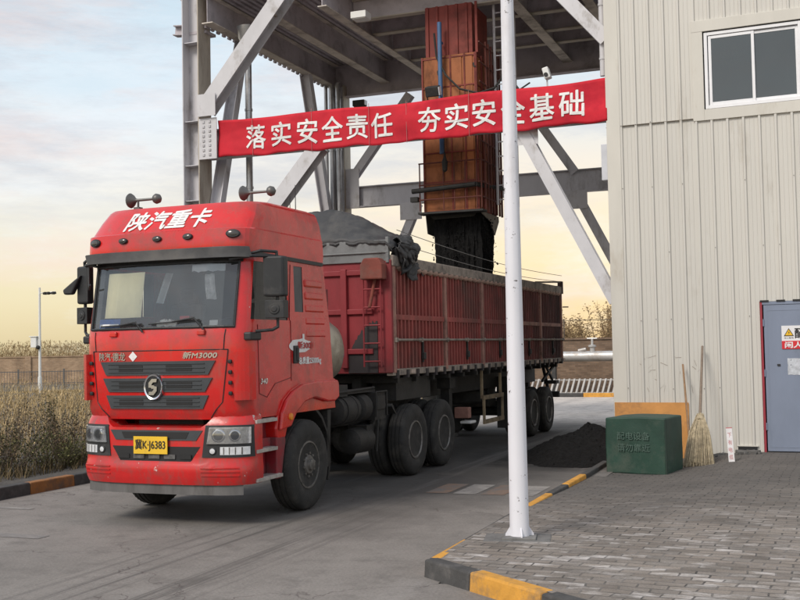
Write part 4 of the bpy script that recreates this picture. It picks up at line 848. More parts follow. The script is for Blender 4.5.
# running gear
q = MB()
for s in (-1, 1):
    q.box((s*.5, 8.2, 1.32), (.14, 10.4, .42))
for k in range(14): q.box((0, U0+.4+.78*k, 1.52), (2.3, .10, .12))
q.build('chassis_beam', BLK2, trailer)
q = MB(); q.box((-.86, 7.4, .98), (.5, 2.4, .62)); q.build('dark_fill_box', BLK2, trailer, bev=.02)  # dark box added to black out the space under the trailer
for v in (-.86, .86): q = MB(); q.box((v, 10.25, .78), (.62, .02, 1.1)); q.build('dark_fill_flap', BLK2, trailer)  # black sheets added to close off the bright ground behind
q = MB(); q.box((0, 10.1, .95), (1.0, .5, .5)); q.build('dark_fill_housing', BLK2, trailer, bev=.03)  # dark block added to fill the bright gap ahead of the axles
q = MB(); q.box((-.80, 5.7, 1.0), (.55, .5, .7)); q.build('dark_fill_tank', BLK2, trailer, bev=.03)  # dark body added on the far side to deepen the underside
q = MB(); q.lathe([(-.14, .3), (-.15, .45), (-.10, .52), (.10, .52), (.15, .45), (.14, .3)], (0, 9.45, .95), 'Z', 32); q.build('dark_fill_wheel', TYRE, trailer, smooth=40)  # tyre added to darken the gap below the bed
q = MB()
AX = (10.95, 12.27)
for u in AX:
    q.cyl((-1.0, u, .52), (1.0, u, .52), .075)
    for s in (-1, 1): q.box((s*.5, u, .75), (.09, 1.15, .10)); q.box((s*.5, u+.62, .95), (.12, .18, .4))
q.build('axle_set', BLK2, trailer)
for s in (-1, 1):
    for u in AX:
        wheel(trailer, s*1.06, u, 1.03, .28, False, s); wheel(trailer, s*.74, u, 1.03, .28, False, s)
    q = MB(); q.box((s*.85, 6.15, .95), (.16, .16, 1.0)); q.box((s*.85, 6.15, .42), (.3, .3, .06)); q.box((s*.85, 6.15, 1.35), (.24, .3, .2)); q.build('landing_leg', BLK2, trailer)
    q = MB()
    for z in (.56, 1.02): q.mm((s*1.12, 7.42, z-.04), (s*1.16, 8.72, z+.04))
    for u in (7.46, 8.68): q.mm((s*1.12, u-.035, .56), (s*1.155, u+.035, 1.02)); q.mm((s*1.08, u-.03, 1.0), (s*1.12, u+.03, 1.55))
    q.build('side_guard', mat('guard_rusty_ochre', (.27, .20, .12), .7, var=.35, scale=6, dirt=(.08, .06, .045), dirtamt=.4), trailer)
    q = MB(); q.box((s*.88, 3.95, 1.36), (.40, 1.5, .34)); q.build('front_skirt', BLK2, trailer)
q = MB(); q.box((.95, 6.75, .78), (.28, .16, .20)); q.box((1.0, 6.9, .60), (.22, .30, .05), 1); q.build('wheel_chock', [TRUST, WHT], trailer, bev=.015)
q = MB(); q.box((0, 13.45, .80), (2.3, .1, .14)); q.beam((.9, 12.9, 1.5), (.9, 13.45, .8), .06, .06); q.beam((-.9, 12.9, 1.5), (-.9, 13.45, .8), .06, .06); q.beam((1.0, 12.4, 1.15), (1.05, 13.4, 1.5), .05, .05); q.beam((1.0, 13.4, 1.15), (1.05, 12.6, 1.5), .05, .05); q.box((1.0, 13.3, 1.1), (.3, .3, .08)); q.build('underrun_bar', BLK2, trailer)

# ================================================================== TARPAULIN
def tp(i, j):
    v = -1.12+2.38*i; a = j
    zt = 4.17-.50*max(0, v-.22)/.97-.04*max(0, .22-v)/1.4
    zb0 = 3.60; k = min(1, a*3.0); z = zb0+(zt-zb0)*(k**.85) - .50*max(0, a-.5)*1.6
    fold = .085*abs(((v-.22)*1.7+a*1.1) % 1-.5)+.018*noise.noise(Vector((v*2, a*3, 1)))+.075*abs(noise.noise(Vector((v*3.2+a*4, a*2.5, 4))))+.02*abs(noise.noise(Vector((v*9+a*6, a*9, 6))))+.006*noise.noise(Vector((v*18, a*18, 9)))
    u = 2.70+1.3*a-.10*max(0, .25-a); edge = max(0, (v-1.12)/.14); z -= .12*edge**2
    return (v, u+fold*.7, z+fold*.8-.02)
mb = MB(); mb.grid(tp, 64, 36)
mb.grid(lambda i, j: Vector(tp(i, 0))+Vector((0, .015, -.05*j)), 64, 2)
def bun(i, j):
    a = 2*pi*i; t = j; r = (.11+.07*sin(t*pi))*(1+.45*noise.noise(Vector((cos(a)*2, sin(a)*2, t*4))))+.06*abs(noise.noise(Vector((cos(a)*4, sin(a)*4, t*9))))+.04*abs(sin(a*7+t*9))
    r *= (1-.6*t**3)*(.6+.4*min(1, t*4)); c = Vector((1.25+.05*sin(t*2), 2.88+.60*t, 3.58-.22*t)); return c+Vector((r*cos(a)*.75, r*sin(a)*.55*.7, r*sin(a)*.9))
mb.grid(bun, 80, 44)
def rag(i, j): return Vector((1.29+.05*sin(i*14+j*3)+.03*j, 2.95+.60*i, 3.46-.14*i-(.24+.10*sin(i*11))*j))+Vector((.05*noise.noise(Vector((i*8, j*6, 2))), 0, .05*noise.noise(Vector((i*9, j*5, 7)))))
mb.grid(rag, 30, 12)
tarp = mb.build('tarpaulin', TARP, smooth=70, fixn=False); tarp.location = (TX, TY, 0); tarp.rotation_euler = (0, 0, TR)
md = tarp.modifiers.new('thickness', 'SOLIDIFY'); md.thickness = .012
tag(tarp, 'charcoal tarpaulin rolled back and bunched over the front of the red trailer', 'tarpaulin')
# ================================================================== CONTROL BUILDING (local frame: a along the wall, b into it, z up)
BX, BY, BR = -.91, 19.27, -.041
bld = thing('control_building', 'cream corrugated metal building with a white sliding window and grey-blue door', 'building', (BX, BY, 0), BR)
AL, AR, HB, DB = -2.57, 5.5, 9.35, 9.0
def corr(mb, a0, a1, z0, z1, b=0.0, pitch=.262, ph=-2.32, m=0):
    xs = [(a0, 0)]; k = math.ceil((a0-ph)/pitch)
    while ph+k*pitch < a1:
        c = ph+k*pitch
        for d, h in ((-.030, 0), (-.017, -.034), (.017, -.034), (.030, 0), (.085, 0), (.091, -.005), (.099, -.005), (.105, 0), (.157, 0), (.163, -.005), (.171, -.005), (.177, 0)):
            if a0 < c+d < a1: xs.append((c+d, h))
        k += 1
    xs.append((a1, 0)); n = len(xs); zs = [z0, z1]
    mb.add([(x, b+h, z) for z in zs for x, h in xs], [(i, i+1, n+i+1, n+i) for i in range(n-1)], m); return mb
WA0, WA1, WZ0, WZ1 = -.84, .76, 6.04, 7.38
mb = MB(); corr(mb, AL+.22, -1.03, -.2, 5.90, .0); corr(mb, AL+.22, -1.03, 5.87, HB, -.004)
corr(mb, -1.03, 1.0, 2.66, 5.88, .0); corr(mb, -1.03, -.06, -.2, 2.66, 0); corr(mb, 1.0, AR, -.2, HB, 0); corr(mb, -1.03, 1.0, 7.56, HB, 0)
w = mb.build('front_cladding', WALLP, bld)
mb = MB(); mb.mm((AL, .012, -.2), (AL+.02, DB, HB)); mb.mm((AL, DB-.02, -.2), (AR, DB, HB)); mb.mm((AR-.02, .012, -.2), (AR, DB-.02, HB)); mb.build('side_cladding', WALLP, bld)
mb = MB(); mb.mm((AL-.05, -.06, HB), (AR+.05, DB+.05, HB+.10)); mb.build('roof', STEEL, bld)
mb = MB(); mb.mm((AL-.012, -.046, -.1), (AL+.235, .011, HB)); mb.mm((AL-.014, .011, -.1), (AL-.002, .22, HB)); mb.build('corner_trim', TRIMP, bld, bev=.006)
mb = MB(); mb.mm((-1.05, -.042, 5.84), (-.86, .01, 7.56)); mb.mm((-.86, -.042, 5.84), (1.0, .01, 6.03)); mb.mm((-1.05, -.046, 7.40), (1.0, .01, 7.60)); mb.mm((.78, -.040, 6.03), (.98, .01, 7.40)); mb.build('window_trim', TRIMP, bld, bev=.005)
mb = MB()
for z in (1.2, 2.4, 3.6, 4.75, 5.89, 7.1, 8.3):
    for k in range(-1, 22):
        a = -2.32+k*.262
        if a > AR or (WA0-.2 < a < .98 and 5.8 < z < 7.6) or (-.1 < a < 1.15 and z < 2.7): continue
        if random.random() < .4: mb.box((a, -.038, z+random.uniform(-.02, .02)), (.013, .012, .013))
mb.build('cladding_screw', mat('screw_grey', (.16, .14, .13), .6, var=.3), bld)
mb = MB(); mb.mm((AL+.24, -.040, 5.885), (-1.06, -.001, 5.893)); mb.build('sheet_seam', mat('seam_shadow_gap', (.22, .19, .16), .7), bld)
random.seed(17)
mb = MB()
for k in range(26):
    a = random.uniform(-2.1, -1.0); z = random.uniform(1.15, 1.75); l = random.uniform(.03, .16); an = random.uniform(-.8, .8)+random.choice((0, 1.57)); b = pr = -.006
    dx, dz = cos(an)*l/2, sin(an)*l/2; mb.add([(a-dx, b, z-dz), (a+dx, b, z+dz), (a+dx+.004, b, z+dz+.006), (a-dx+.004, b, z-dz+.006)], [(0, 1, 2, 3)])
mb.build('wall_scratch', mat('scratch_brown', (.25, .20, .16), .8), bld)
# window
win = MB(); f = .055
win.mm((WA0, -.018, WZ0), (WA0+f, .06, WZ1)); win.mm((WA1-f, -.018, WZ0), (WA1, .06, WZ1)); win.mm((WA0+f, -.018, WZ0), (WA1-f, .06, WZ0+.06)); win.mm((WA0+f, -.018, WZ1-f), (WA1-f, .06, WZ1))
wo = win.build('window', ALUW, bld, bev=.004)
sash = MB()
for a0, a1, b in ((WA0+f+.015, -.005, .005), (-.06, WA1-f, .03)):
    s_ = .05; sash.mm((a0, b-.012, WZ0+.06), (a0+s_, b+.012, WZ1-f-.012)); sash.mm((a1-s_, b-.012, WZ0+.06), (a1, b+.012, WZ1-f-.012)); sash.mm((a0+s_, b-.011, WZ0+.06), (a1-s_, b+.011, WZ0+.06+s_)); sash.mm((a0+s_, b-.011, WZ1-f-.012-s_), (a1-s_, b+.011, WZ1-f-.012))
sash.build('sash', ALUW, wo, bev=.004)
mb = MB()
for a0, a1, b in ((WA0+.1, -.03, .006), (-.03, WA1-.1, .031)): mb.mm((a0, b-.003, WZ0+.1), (a1, b+.003, WZ1-.1))
mb.build('pane', GLASSW, wo)
mb = MB(); mb.mm((WA0-.1, .9, WZ0-.1), (WA1+.3, .92, WZ1+.3)); mb.mm((WA0-.1, .08, WZ1+.1), (WA1+.3, .9, WZ1+.12)); mb.mm((WA0-.1, .08, WZ0-.12), (WA1+.3, .9, WZ0-.1)); mb.build('room_lining', mat('room_grey', (.17, .18, .19), .9), bld)
# door
dr = MB(); dr.mm((.0, -.02, .135), (1.10, .03, 2.60)); door = dr.build('door', DOORP, bld, bev=.006)
mb = MB(); mb.mm((-.055, -.032, .10), (-.018, .05, 2.66)); mb.mm((1.12, -.032, .10), (1.16, .05, 2.66)); mb.build('door_frame', DFRM, bld, bev=.004)
mb = MB(); mb.mm((-.018, -.030, 2.605), (1.12, .05, 2.655), 0)
for k in range(5): mb.box((.02+k*.262, -.03, 2.665), (.14, .03, .03), 1)
mb.build('door_head', [DOORP, GRIL2], bld)
mb = MB()
for z in (.55, 1.45, 2.3): mb.cyl((-.004, -.028, z-.06), (-.004, -.028, z+.06), .013, n=8)
mb.build('hinge', DOORP, door)
mb = MB(); mb.mm((.06, -.024, .20), (1.04, -.0205, .22)); mb.mm((.06, -.024, 2.50), (1.04, -.0205, 2.52)); mb.mm((.04, -.024, .20), (.06, -.0205, 2.52)); mb.build('door_fold', DOORP, door)
mb = MB(); mb.box((.22, -.028, 1.585), (.05, .02, .03)); mb.box((1.0, -.035, 1.15), (.05, .03, .16)); mb.build('door_handle', BLK, door)
mb = MB(); mb.mm((AL+.004, -.060, -.2), (-1.28, -.047, .95)); mb.build('orange_plinth', PLNT, bld)
mb = MB(); mb.mm((-.48, -.04, .12), (-.17, .0, .21), 0); mb.mm((-.50, -.045, .21), (-.15, .0, .225), 1); mb.build('floor_vent', [GRIL2, TRIMP], bld)
mb = MB()
for k in range(26):
    a = -1.25+random.random()*1.15; mb.box((a, -.06-random.random()*.35, pave_z(BX+a, BY)+random.uniform(-.01, .03)), (random.uniform(.04, .16), random.uniform(.04, .12), random.uniform(.03, .08)), 0, Matrix.Rotation(random.uniform(0, 3), 3, 'Z') @ Matrix.Rotation(random.uniform(-.3, .3), 3, 'X'))
rub = mb.build('rubble', RUBB, bev=.01); rub.location = (BX, BY, 0); rub.rotation_euler = (0, 0, BR); tag(rub, 'broken grey rubble lying along the foot of the cream wall', 'rubble', kind='stuff')
# signs on the door: things of their own
def on_wall(o): o.location = (BX, BY, 0); o.rotation_euler = (0, 0, BR); return o
mb = MB(); mb.mm((.28, -.030, 1.85), (.94, -.0255, 2.24), 0); mb.mm((.28, -.0325, 1.85), (.94, -.0301, 1.985), 1)
mb.prism([(.315, 2.065), (.475, 2.065), (.395, 2.20)], -.034, -.031, 'Y', 3); mb.prism([(.335, 2.078), (.455, 2.078), (.395, 2.178)], -.036, -.0342, 'Y', 2)
mb.prism([(.400, 2.15), (.385, 2.118), (.397, 2.118), (.388, 2.088), (.410, 2.128), (.397, 2.128)], -.038, -.0362, 'Y', 3)
PW = lambda x0, z0, d: (lambda x, y: (x0+x, d, z0+y))
add_text(mb, '配电室', .2, PW(.70, 2.115, -.0315), 3, bold=.004, fit=(.42, .17)); add_text(mb, '闲人免进', .1, PW(.61, 1.918, -.034), 0, bold=.004, fit=(.56, .10)); add_text(mb, '当心触电', .04, PW(.395, 2.035, -.0315), 3, fit=(.15, .03))
sg = on_wall(mb.build('warning_sign', [SIGNW, SIGNR, SIGNY, BLKT])); tag(sg, 'white and red warning sign with yellow triangle on the grey-blue door', 'sign')
mb = MB(); vs = []
for k in range(28):
    t = k/28*4; e = int(t); f_ = t-e; P = [(0, 0), (1, 0), (1, 1), (0, 1), (0, 0)]; x = P[e][0]+(P[e+1][0]-P[e][0])*f_; y = P[e][1]+(P[e+1][1]-P[e][1])*f_
    vs.append((.36+.34*x+.025*noise.noise(Vector((k*2.3, 1, 0))), -.024, 1.42+.27*y+.03*noise.noise(Vector((k*1.9, 5, 0)))))
mb.add(vs, [tuple(range(28))]); nt_ = on_wall(mb.build('torn_notice', mat('notice_torn', (.50, .52, .56), .75, var=.3, scale=14, chips=((.16, .17, .20), .58, 6)))); md = nt_.modifiers.new('t', 'SOLIDIFY'); md.thickness = .002
tag(nt_, 'torn grey paper notice below the warning sign on the door', 'notice')
mb = MB(); mb.box((-2.64, .10, 5.27), (.12, .20, .66)); jb = on_wall(mb.build('junction_box', mat('junction_box_grey', (.55, .56, .60), .45, var=.1), bev=.012)); tag(jb, 'pale grey junction box on the building corner below the banner', 'electrical box')
# downpipe on the corner above
mb = MB(); mb.cyl((-2.68, .25, 6.9), (-2.68, .25, 9.3), .055, n=12)
for z in (7.2, 8.2): mb.lathe([(0, .065), (.04, .065)], (-2.68, .25, z), 'Z', 12)
mb.box((-2.63, .25, 7.2), (.1, .03, .03)); dp = on_wall(mb.build('downpipe', STEELW, smooth=40)); tag(dp, 'grey downpipe beside the top of the building corner, above the banner', 'pipe')

# ================================================================== GANTRY (frame axis-aligned at the building)
gan = thing('loading_gantry', 'grey steel loading gantry straddling the lane over the trailer', 'gantry', (BX, BY, 0), 0)
FB = .50      # front frame depth
BK = 6.9      # back frame depth
# front left column: open H section
q = MB(); ca = -11.45
q.box((ca+.19, FB+.10, 5.6), (.022, .50, 11.4), 1); q.box((ca-.19, FB+.10, 5.6), (.022, .50, 11.4), 0); q.box((ca, FB+.12, 5.6), (.36, .018, 11.4), 0)
for z in (1.2, 3.2, 5.2, 5.95, 6.9, 8.6): q.box((ca, FB+.0, z), (.358, .22, .016), 0)
q.build('column', [STEEL, STEELB], gan)
q = MB(); q.mm((ca+.205, FB-.16, 6.05), (-10.82, FB-.14, 6.92), 0)
for i in range(2):
    for k in range(8): q.box((ca+.32+.15*i, FB-.168, 6.14+.10*k), (.05, .02, .05), 1)
q.build('end_plate', [STEELW, STEEL], gan)
q = MB(); q.ibeam((ca+.21, FB+.24, 6.42), (-2.58, FB+.10, 6.42), .25, .62); q.build('tie_beam', STEEL, gan)
q = MB(); q.ibeam((-11.15, FB-.02, 7.12), (-9.15, FB-.02, 9.45), .32, .34, 0, up=(0, 1, 0)); q.build('knee_brace', STEELW, gan)
q = MB(); q.mm((-11.235, FB-.235, 6.95), (-10.8, FB-.222, 7.42)); q.build('gusset_plate', STEELW, gan)
q = MB(); q.ibeam((-11.2, FB, 3.05), (-8.5, FB, 6.12), .30, .30, 0, up=(0, 1, 0)); q.build('knee_brace', STEELW, gan)
q = MB(); q.ibeam((-2.55, FB-.12, 2.75), (-4.25, FB-.12, 6.12), .22, .22, 0, up=(0, 1, 0)); q.mm((-4.5, FB-.2, 5.75), (-3.9, FB-.19, 6.12)); q.build('knee_brace', STEELW, gan)
q = MB(); q.ibeam((-2.58, FB-.12, 7.55), (-4.2, FB-.12, 9.45), .26, .26, 0, up=(0, 1, 0)); q.build('knee_brace', STEELW, gan)
# back frame
cb_ = -10.9
q = MB(); q.box((cb_+.16, BK, 4.5), (.022, .40, 9.0), 1); q.box((cb_-.16, BK, 4.5), (.022, .40, 9.0)); q.box((cb_, BK, 4.5), (.30, .018, 9.0)); q.build('column', [STEEL, STEELB], gan)
q = MB(); q.ibeam((cb_+.18, BK, 6.0), (-2.58, BK, 6.0), .25, .55); q.build('tie_beam', STEEL, gan)
for a0, z0, a1, z1 in ((-10.85, 5.70, -10.35, 6.75), (-4.9, 5.3, -4.3, 5.75), (-9.2, 5.3, -8.6, 5.75)):
    q = MB(); q.mm((a0, BK-.14, z0), (a1, BK-.128, z1)); q.build('gusset_plate', STEELW, gan)
for p0, p1 in (((-10.75, 6.3), (-8.9, 8.6)), ((-8.75, 5.72), (-10.75, 1.4)), ((-4.6, 5.72), (-2.58, 1.7)), ((-4.6, 6.2), (-6.2, 8.6))):
    q = MB(); q.ibeam((p0[0], BK, p0[1]), (p1[0], BK, p1[1]), .2, .22, 0, up=(0, 1, 0)); q.build('knee_brace', STEEL, gan)
# side bracing on the left
for (b0, z0, b1, z1) in ((2.0, 9.1, FB+.25, 4.9), (5.2, 9.0, BK-.2, 4.4)):
    q = MB(); q.ibeam((-11.1, b0, z0), (-11.1, b1, z1), .2, .26, 0, up=(1, 0, 0)); q.build('knee_brace', STEEL, gan)
# deck girders and cross beams
for a, w_ in ((-11.05, .26), (-9.6, .24), (-8.35, .2), (-4.72, .24), (-3.3, .2)):
    q = MB(); q.ibeam((a, FB-.1, 9.27), (a, BK+.2, 9.27), w_, .60, 0, mf=1); q.build('girder', [DECK, mat('girder_flange_beige', (.64, .58, .51), .6, var=.2, scale=2, dirt=(.18, .15, .13), dirtamt=.3)], gan)
for b, zb_, h in ((1.9, 9.05, .45), (3.0, 9.05, .45), (4.2, 9.0, .5), (5.4, 9.05, .45)):
    q = MB(); q.ibeam((-8.3, b, zb_+h/2), (-2.6, b, zb_+h/2), .18, h, 0, mf=1); q.build('cross_beam', [DECK, STEELB], gan)
q = MB(); q.ibeam((-11.1, BK+.02, 9.13), (-2.58, BK+.02, 9.13), .24, .84, 0, mf=0); q.build('cross_beam', DECK, gan)
q = MB(); q.ibeam((-11.3, FB-.12, 10.05), (-2.58, FB-.12, 10.05), .26, .70, 0); q.build('cross_beam', STEEL, gan)
q = MB()
n_ = 110
for k in range(n_):
    a = -11.3+8.75*k/n_; q.mm((a, FB+.2, 9.58 if k % 2 else 9.63), (a+8.75/n_+.001, BK+.3, 9.66))
q.build('deck_sheet', DECK, gan)
q = MB(); q.mm((-11.9, FB+.2, 9.662), (-2.4, BK+.5, 9.78)); q.mm((-11.9, FB+.2, 9.78), (-2.4, FB+.23, 10.9)); q.mm((-11.9, FB+.23, 9.78), (-11.87, BK+.5, 10.9)); q.build('deck_slab', DECK, gan)
q = MB(); q.ibeam((-11.25, FB+.3, 8.96), (-12.1, FB+.3, 9.03), .2, .22); q.mm((-11.66, FB+.1, 8.84), (-11.2, FB+.5, 8.9)); q.build('beam_stub', DECK, gan)
q = MB()
for k in range(26): q.box((-11.19, FB+.1+.24*k, 8.955), (.05, .10, .05), 0, Matrix.Rotation(random.uniform(-.3, .3), 3, 'Y'))
q.build('deck_edge_clip', DECK, gan)
for a, b, z0, z1, r in ((-10.55, 1.25, 0.2, 9.0, .075), (-10.98, BK-.42, 0.2, 9.0, .075), (-10.78, BK-.45, .2, 9.0, .07), (-11.15, BK-.4, .2, 9.0, .05)):
    q = MB(); q.cyl((a, b, z0), (a, b, z1), r, n=14)
    for z in (2, 4, 5.5, 7.2): q.lathe([(0, r+.012), (.05, r+.012)], (a, b, z), 'Z', 14)
    if b < 2: q.lathe([(8.55, r), (8.8, .2), (9.05, .24)], (a, b, 0), 'Z', 14)
    q.build('drainpipe', GALV, gan, smooth=40)
q = MB(); q.mm((-11.25, BK-.7, 7.62), (-10.5, BK-.32, 7.76)); q.build('pipe_bracket', BLK2, gan)
# ladder beside the chute
q = MB()
for a, b in ((-5.22, 2.1), (-4.95, 2.1), (-4.95, 2.7)): q.cyl((a, b, 4.9), (a, b, 9.2), .03, n=8)
for k in range(14): z = 5.0+.3*k; q.cyl((-5.22, 2.1, z), (-4.95, 2.1, z), .014, n=6); q.cyl((-4.95, 2.1, z), (-4.95, 2.7, z), .014, n=6)
q.build('access_ladder', STEEL, gan)

# ================================================================== CHUTE
CU = thing('coal_chute', 'orange square coal chute with rusty rails hanging over the trailer', 'chute', (BX+.28, BY, 0), 0)
CA0, CA1, CB0, CB1, CZ0, CZ1 = -6.86, -5.74, 1.45, 2.62, 4.72, 9.0
q = MB(); q.mm((CA0, CB0, CZ0), (CA1, CB1, 7.95)); q.build('casing', ORNG, CU)
q = MB(); q.mm((CA0+.06, CB0+.05, 7.95), (CA1-.05, CB1-.05, CZ1))
for k in range(6): a = CA0+.09+k*.21; q.mm((a, CB0+.02, 7.95), (a+.05, CB0+.049, CZ1))
q.build('upper_casing', RUST, CU)
q = MB(); q2 = MB(); rows = [4.75, 5.35, 5.95, 6.6, 7.3, 7.9]
for j, (z0, z1) in enumerate(zip(rows, rows[1:])):
    cuts = [CA0+.03, -6.42 if j % 2 else -6.25, -6.05 if j % 2 else -6.0, CA1-.03]
    for a0, a1 in zip(cuts, cuts[1:]): q.mm((a0+.012, CB0-.018, z0+.012), (a1-.012, CB0-.001, z1-.012))
    for b0, b1 in ((CB0+.03, 2.0), (2.0, CB1-.03)): q.mm((CA1+.001, b0+.012, z0+.012), (CA1+.018, b1-.012, z1-.012))
q.build('casing_panel', ORNG, CU, bev=.006)
q = MB()
for z in rows: q.mm((CA0-.01, CB0-.028, z-.012), (CA1+.03, CB0-.019, z+.012)); q.mm((CA1+.019, CB0-.028, z-.012), (CA1+.03, CB1, z+.012))
for a in (CA0, -6.25, -5.95, CA1+.01): q.mm((a-.015, CB0-.03, CZ0), (a+.015, CB0-.019, 7.95))
for b in (CB0, 1.82, 2.18, CB1): q.mm((CA1+.019, b-.025, CZ0), (CA1+.05, b+.025, 7.95))
q.build('casing_rib', RUST, CU)
for a, z, s_ in ((-6.55, 6.98, .06), (-6.52, 7.62, .05), (-5.75, 7.7, .05), (-5.78, 6.95, .06)):
    q = MB(); q.box((a, CB0-.025, z), (s_*.6, .02, s_*1.2)); q.box((a+.02, CB0-.03, z-.05), (s_, .02, s_*.5)); q.build('panel_bracket', BLK2, CU)
q = MB()
for z in (4.98, 5.28, 5.72): q.tube([(CA0-.05, CB0-.22, z), (CA1+.16, CB0-.22, z), (CA1+.16, CB1+.1, z)], .016, 6)
for a in (CA0-.03, -6.38, -6.15, -5.92, -5.68, CA1+.16): q.cyl((a, CB0-.22, 4.75), (a, CB0-.22, 5.72 if a < -5.7 else 6.3), .014, n=6)
for b in (1.5, 1.7, 1.9, 2.1, 2.3, 2.5, 2.68): q.cyl((CA1+.16, b, 4.7), (CA1+.16, b, 8.2 if b > 1.6 else 6.6), .024, n=6)
for z in (6.1, 6.5, 6.9, 7.3, 7.7, 8.1): q.tube([(CA1+.16, CB0-.2, z), (CA1+.16, CB1+.1, z)], .016, 6)
q.build('guard_rail', RAIL, CU)
q = MB(); q.cyl((CA0-.18, CB0-.27, 5.16), (CA1+.05, CB0-.27, 5.22), .05, n=10); q.cyl((CA1+.05, CB0-.27, 5.22), (CA1+.24, CB1+.1, 5.30), .045, n=10); q.box((CA0-.15, CB0-.2, 5.0), (.16, .12, .10)); q.mm((CA0-.05, CB0-.3, 4.68), (CA1+.2, CB0+.0, 4.72)); q.build('platform_beam', BLK2, CU)
q = MB(); q.cyl((-6.42, CB0-.16, 5.9), (-6.42, CB0-.16, 8.6), .046, n=14)
for z in (6.8, 8.2): q.box((-6.42, CB0-.09, z), (.05, .14, .05))
q.build('blue_pipe', PIPB, CU, smooth=40)
q = MB(); pts = [(-6.55+.0, CB0-.12, 8.4), (-6.5, CB0-.14, 7.9), (-6.3, CB0-.18, 7.5), (-6.0, CB0-.2, 7.18), (-5.6, CB0-.2, 7.05), (-5.3, CB0-.1, 7.15), (-5.15, CB0+.2, 7.5)]; q.tube(pts, .022, 6)
pts = [(-5.2, CB0-.05, 7.0), (-5.0, CB0-.1, 7.25), (-4.8, CB0-.1, 7.05), (-4.6, CB0, 7.2)]; q.tube(pts, .018, 6); q.build('hose', BLK2, CU)
q = MB(); q.cyl((-6.33, CB0-.26, 5.9), (-6.33, CB0-.26, 6.75), .008, n=6); q.lathe([(5.50, .0), (5.54, .05), (5.72, .06), (5.80, .03), (5.92, .012)], (-6.33, CB0-.26, 0), 'Z', 12); q.build('pull_cord', BLK2, CU)
q = MB(); q.prism([(CA0+.02, CZ0), (CA1-.02, CZ0), (CA1-.10, CZ0-.10), (CA0+.16, CZ0-.12)], CB0+.05, CB0+.07, 'Y'); q.prism([(CB0, CZ0), (CB1+.1, CZ0), (CB1+.12, CZ0-.10), (CB1-.2, CZ0-.42), (CB1-.5, CZ0-.16), (CB0+.1, CZ0-.05)], CA1+.05, CA1+.07, 'X', 1); q.prism([(CB0, CZ0), (CB1, CZ0), (CB1-.1, CZ0-.45), (CB0+.1, CZ0-.4)], CA0+.0, CA0+.02, 'X'); q.build('rubber_skirt', [BLK2, mat('canvas_flap', (.20, .17, .14), .8, var=.35, scale=6)], CU)
# falling coal
def fall(i, j):
    a = 2*pi*i; z = 4.9-2.5*j; r = 1+.16*noise.noise(Vector((cos(a)*4, sin(a)*4, z*.5)))+.12*noise.noise(Vector((cos(a)*13, sin(a)*13, z*1.2)))+.05*noise.noise(Vector((cos(a)*20, sin(a)*20, z*9)))
    x = max(-1, min(1, 1.4*cos(a)))*.48*r; y = max(-1, min(1, 1.5*sin(a)))*.42*r; return (-6.13+x*(1-.03*j), 2.0+y, z)
mb = MB(); mb.grid(fall, 160, 60)
for k in range(1600):
    z = random.uniform(2.6, 4.6); a = random.uniform(0, 2*pi); r = .95+abs(random.gauss(0, .12)); x = -6.13+.55*cos(a)*r; y = 2.0+.46*sin(a)*r; s_ = random.uniform(.006, .022)
    mb.box((x, y, z), (s_, s_, s_*random.uniform(1, 4)), 0, Matrix.Rotation(random.uniform(0, 3), 3, 'X'))
fl = mb.build('falling_coal', COAL); fl.location = (BX+.20, BY, 0); tag(fl, 'black stream of coal pouring from the chute into the trailer', 'coal', kind='stuff')

# ================================================================== BANNER
mb = MB(); BA0, BA1 = -10.83, -2.56
def ban(i, j):
    a = BA0+(BA1-BA0)*i; zt = 6.86-.06*i-.05*sin(pi*i)-.02*sin(i*pi*5); zb_ = 6.07-.06*i-.035*sin(pi*i)+.016*sin(i*37)+.010*sin(i*83)
    z = zb_+(zt-zb_)*j; b = -.03+.030*noise.noise(Vector((a*1.1, z*2.2, 0)))+.012*sin(a*2.4+z*7)+.012*noise.noise(Vector((a*2.2+z*3, z*6, 3)))+.010*abs(noise.noise(Vector((a*.9-z*2.4, z*4, 8)))); return Vector((a, b, z))
mb.grid(ban, 240, 14)
def bt(a, z): return ban((a-BA0)/(BA1-BA0), (z-6.05)/(.8))
cents = [-9.91, -9.30, -8.69, -8.12, -7.57, -7.03]+[-6.015, -5.46, -4.905, -4.33, -3.77, -3.21]
tm = MB()
for ch, a in zip('落实安全责任夯实安全基础', cents):
    i = (a-BA0)/(BA1-BA0); zc = (ban(i, .0).z+ban(i, 1).z)/2
    add_text(tm, ch, .55, lambda x, y: (lambda p: Vector((p.x, p.y-.011, p.z)))(ban((a+x-BA0)/(BA1-BA0), .5+y/.79)), bold=.008, fit=(.46, .49))
bo = on_wall(mb.build('banner', BANR, smooth=60, fixn=False)); md = bo.modifiers.new('t', 'SOLIDIFY'); md.thickness = .003
tag(bo, 'long red cloth banner with white slogan stretched across the gantry', 'banner')
lt = tm.build('lettering', WHT, bo)
for a in (-9.98, -8.6, -7.3, -6.5, -5.2): q = MB(); p0 = ban((a-BA0)/(BA1-BA0), 0); p1 = ban((a-BA0)/(BA1-BA0), 1); q.tube([p0+Vector((0, -.010, -.02)), p0*.5+p1*.5+Vector((0, -.022, 0)), p1+Vector((0, -.010, .06))], .005, 5); q.build('tie_cord', mat('cord_pale_red', (.45, .18, .17), .7), bo)
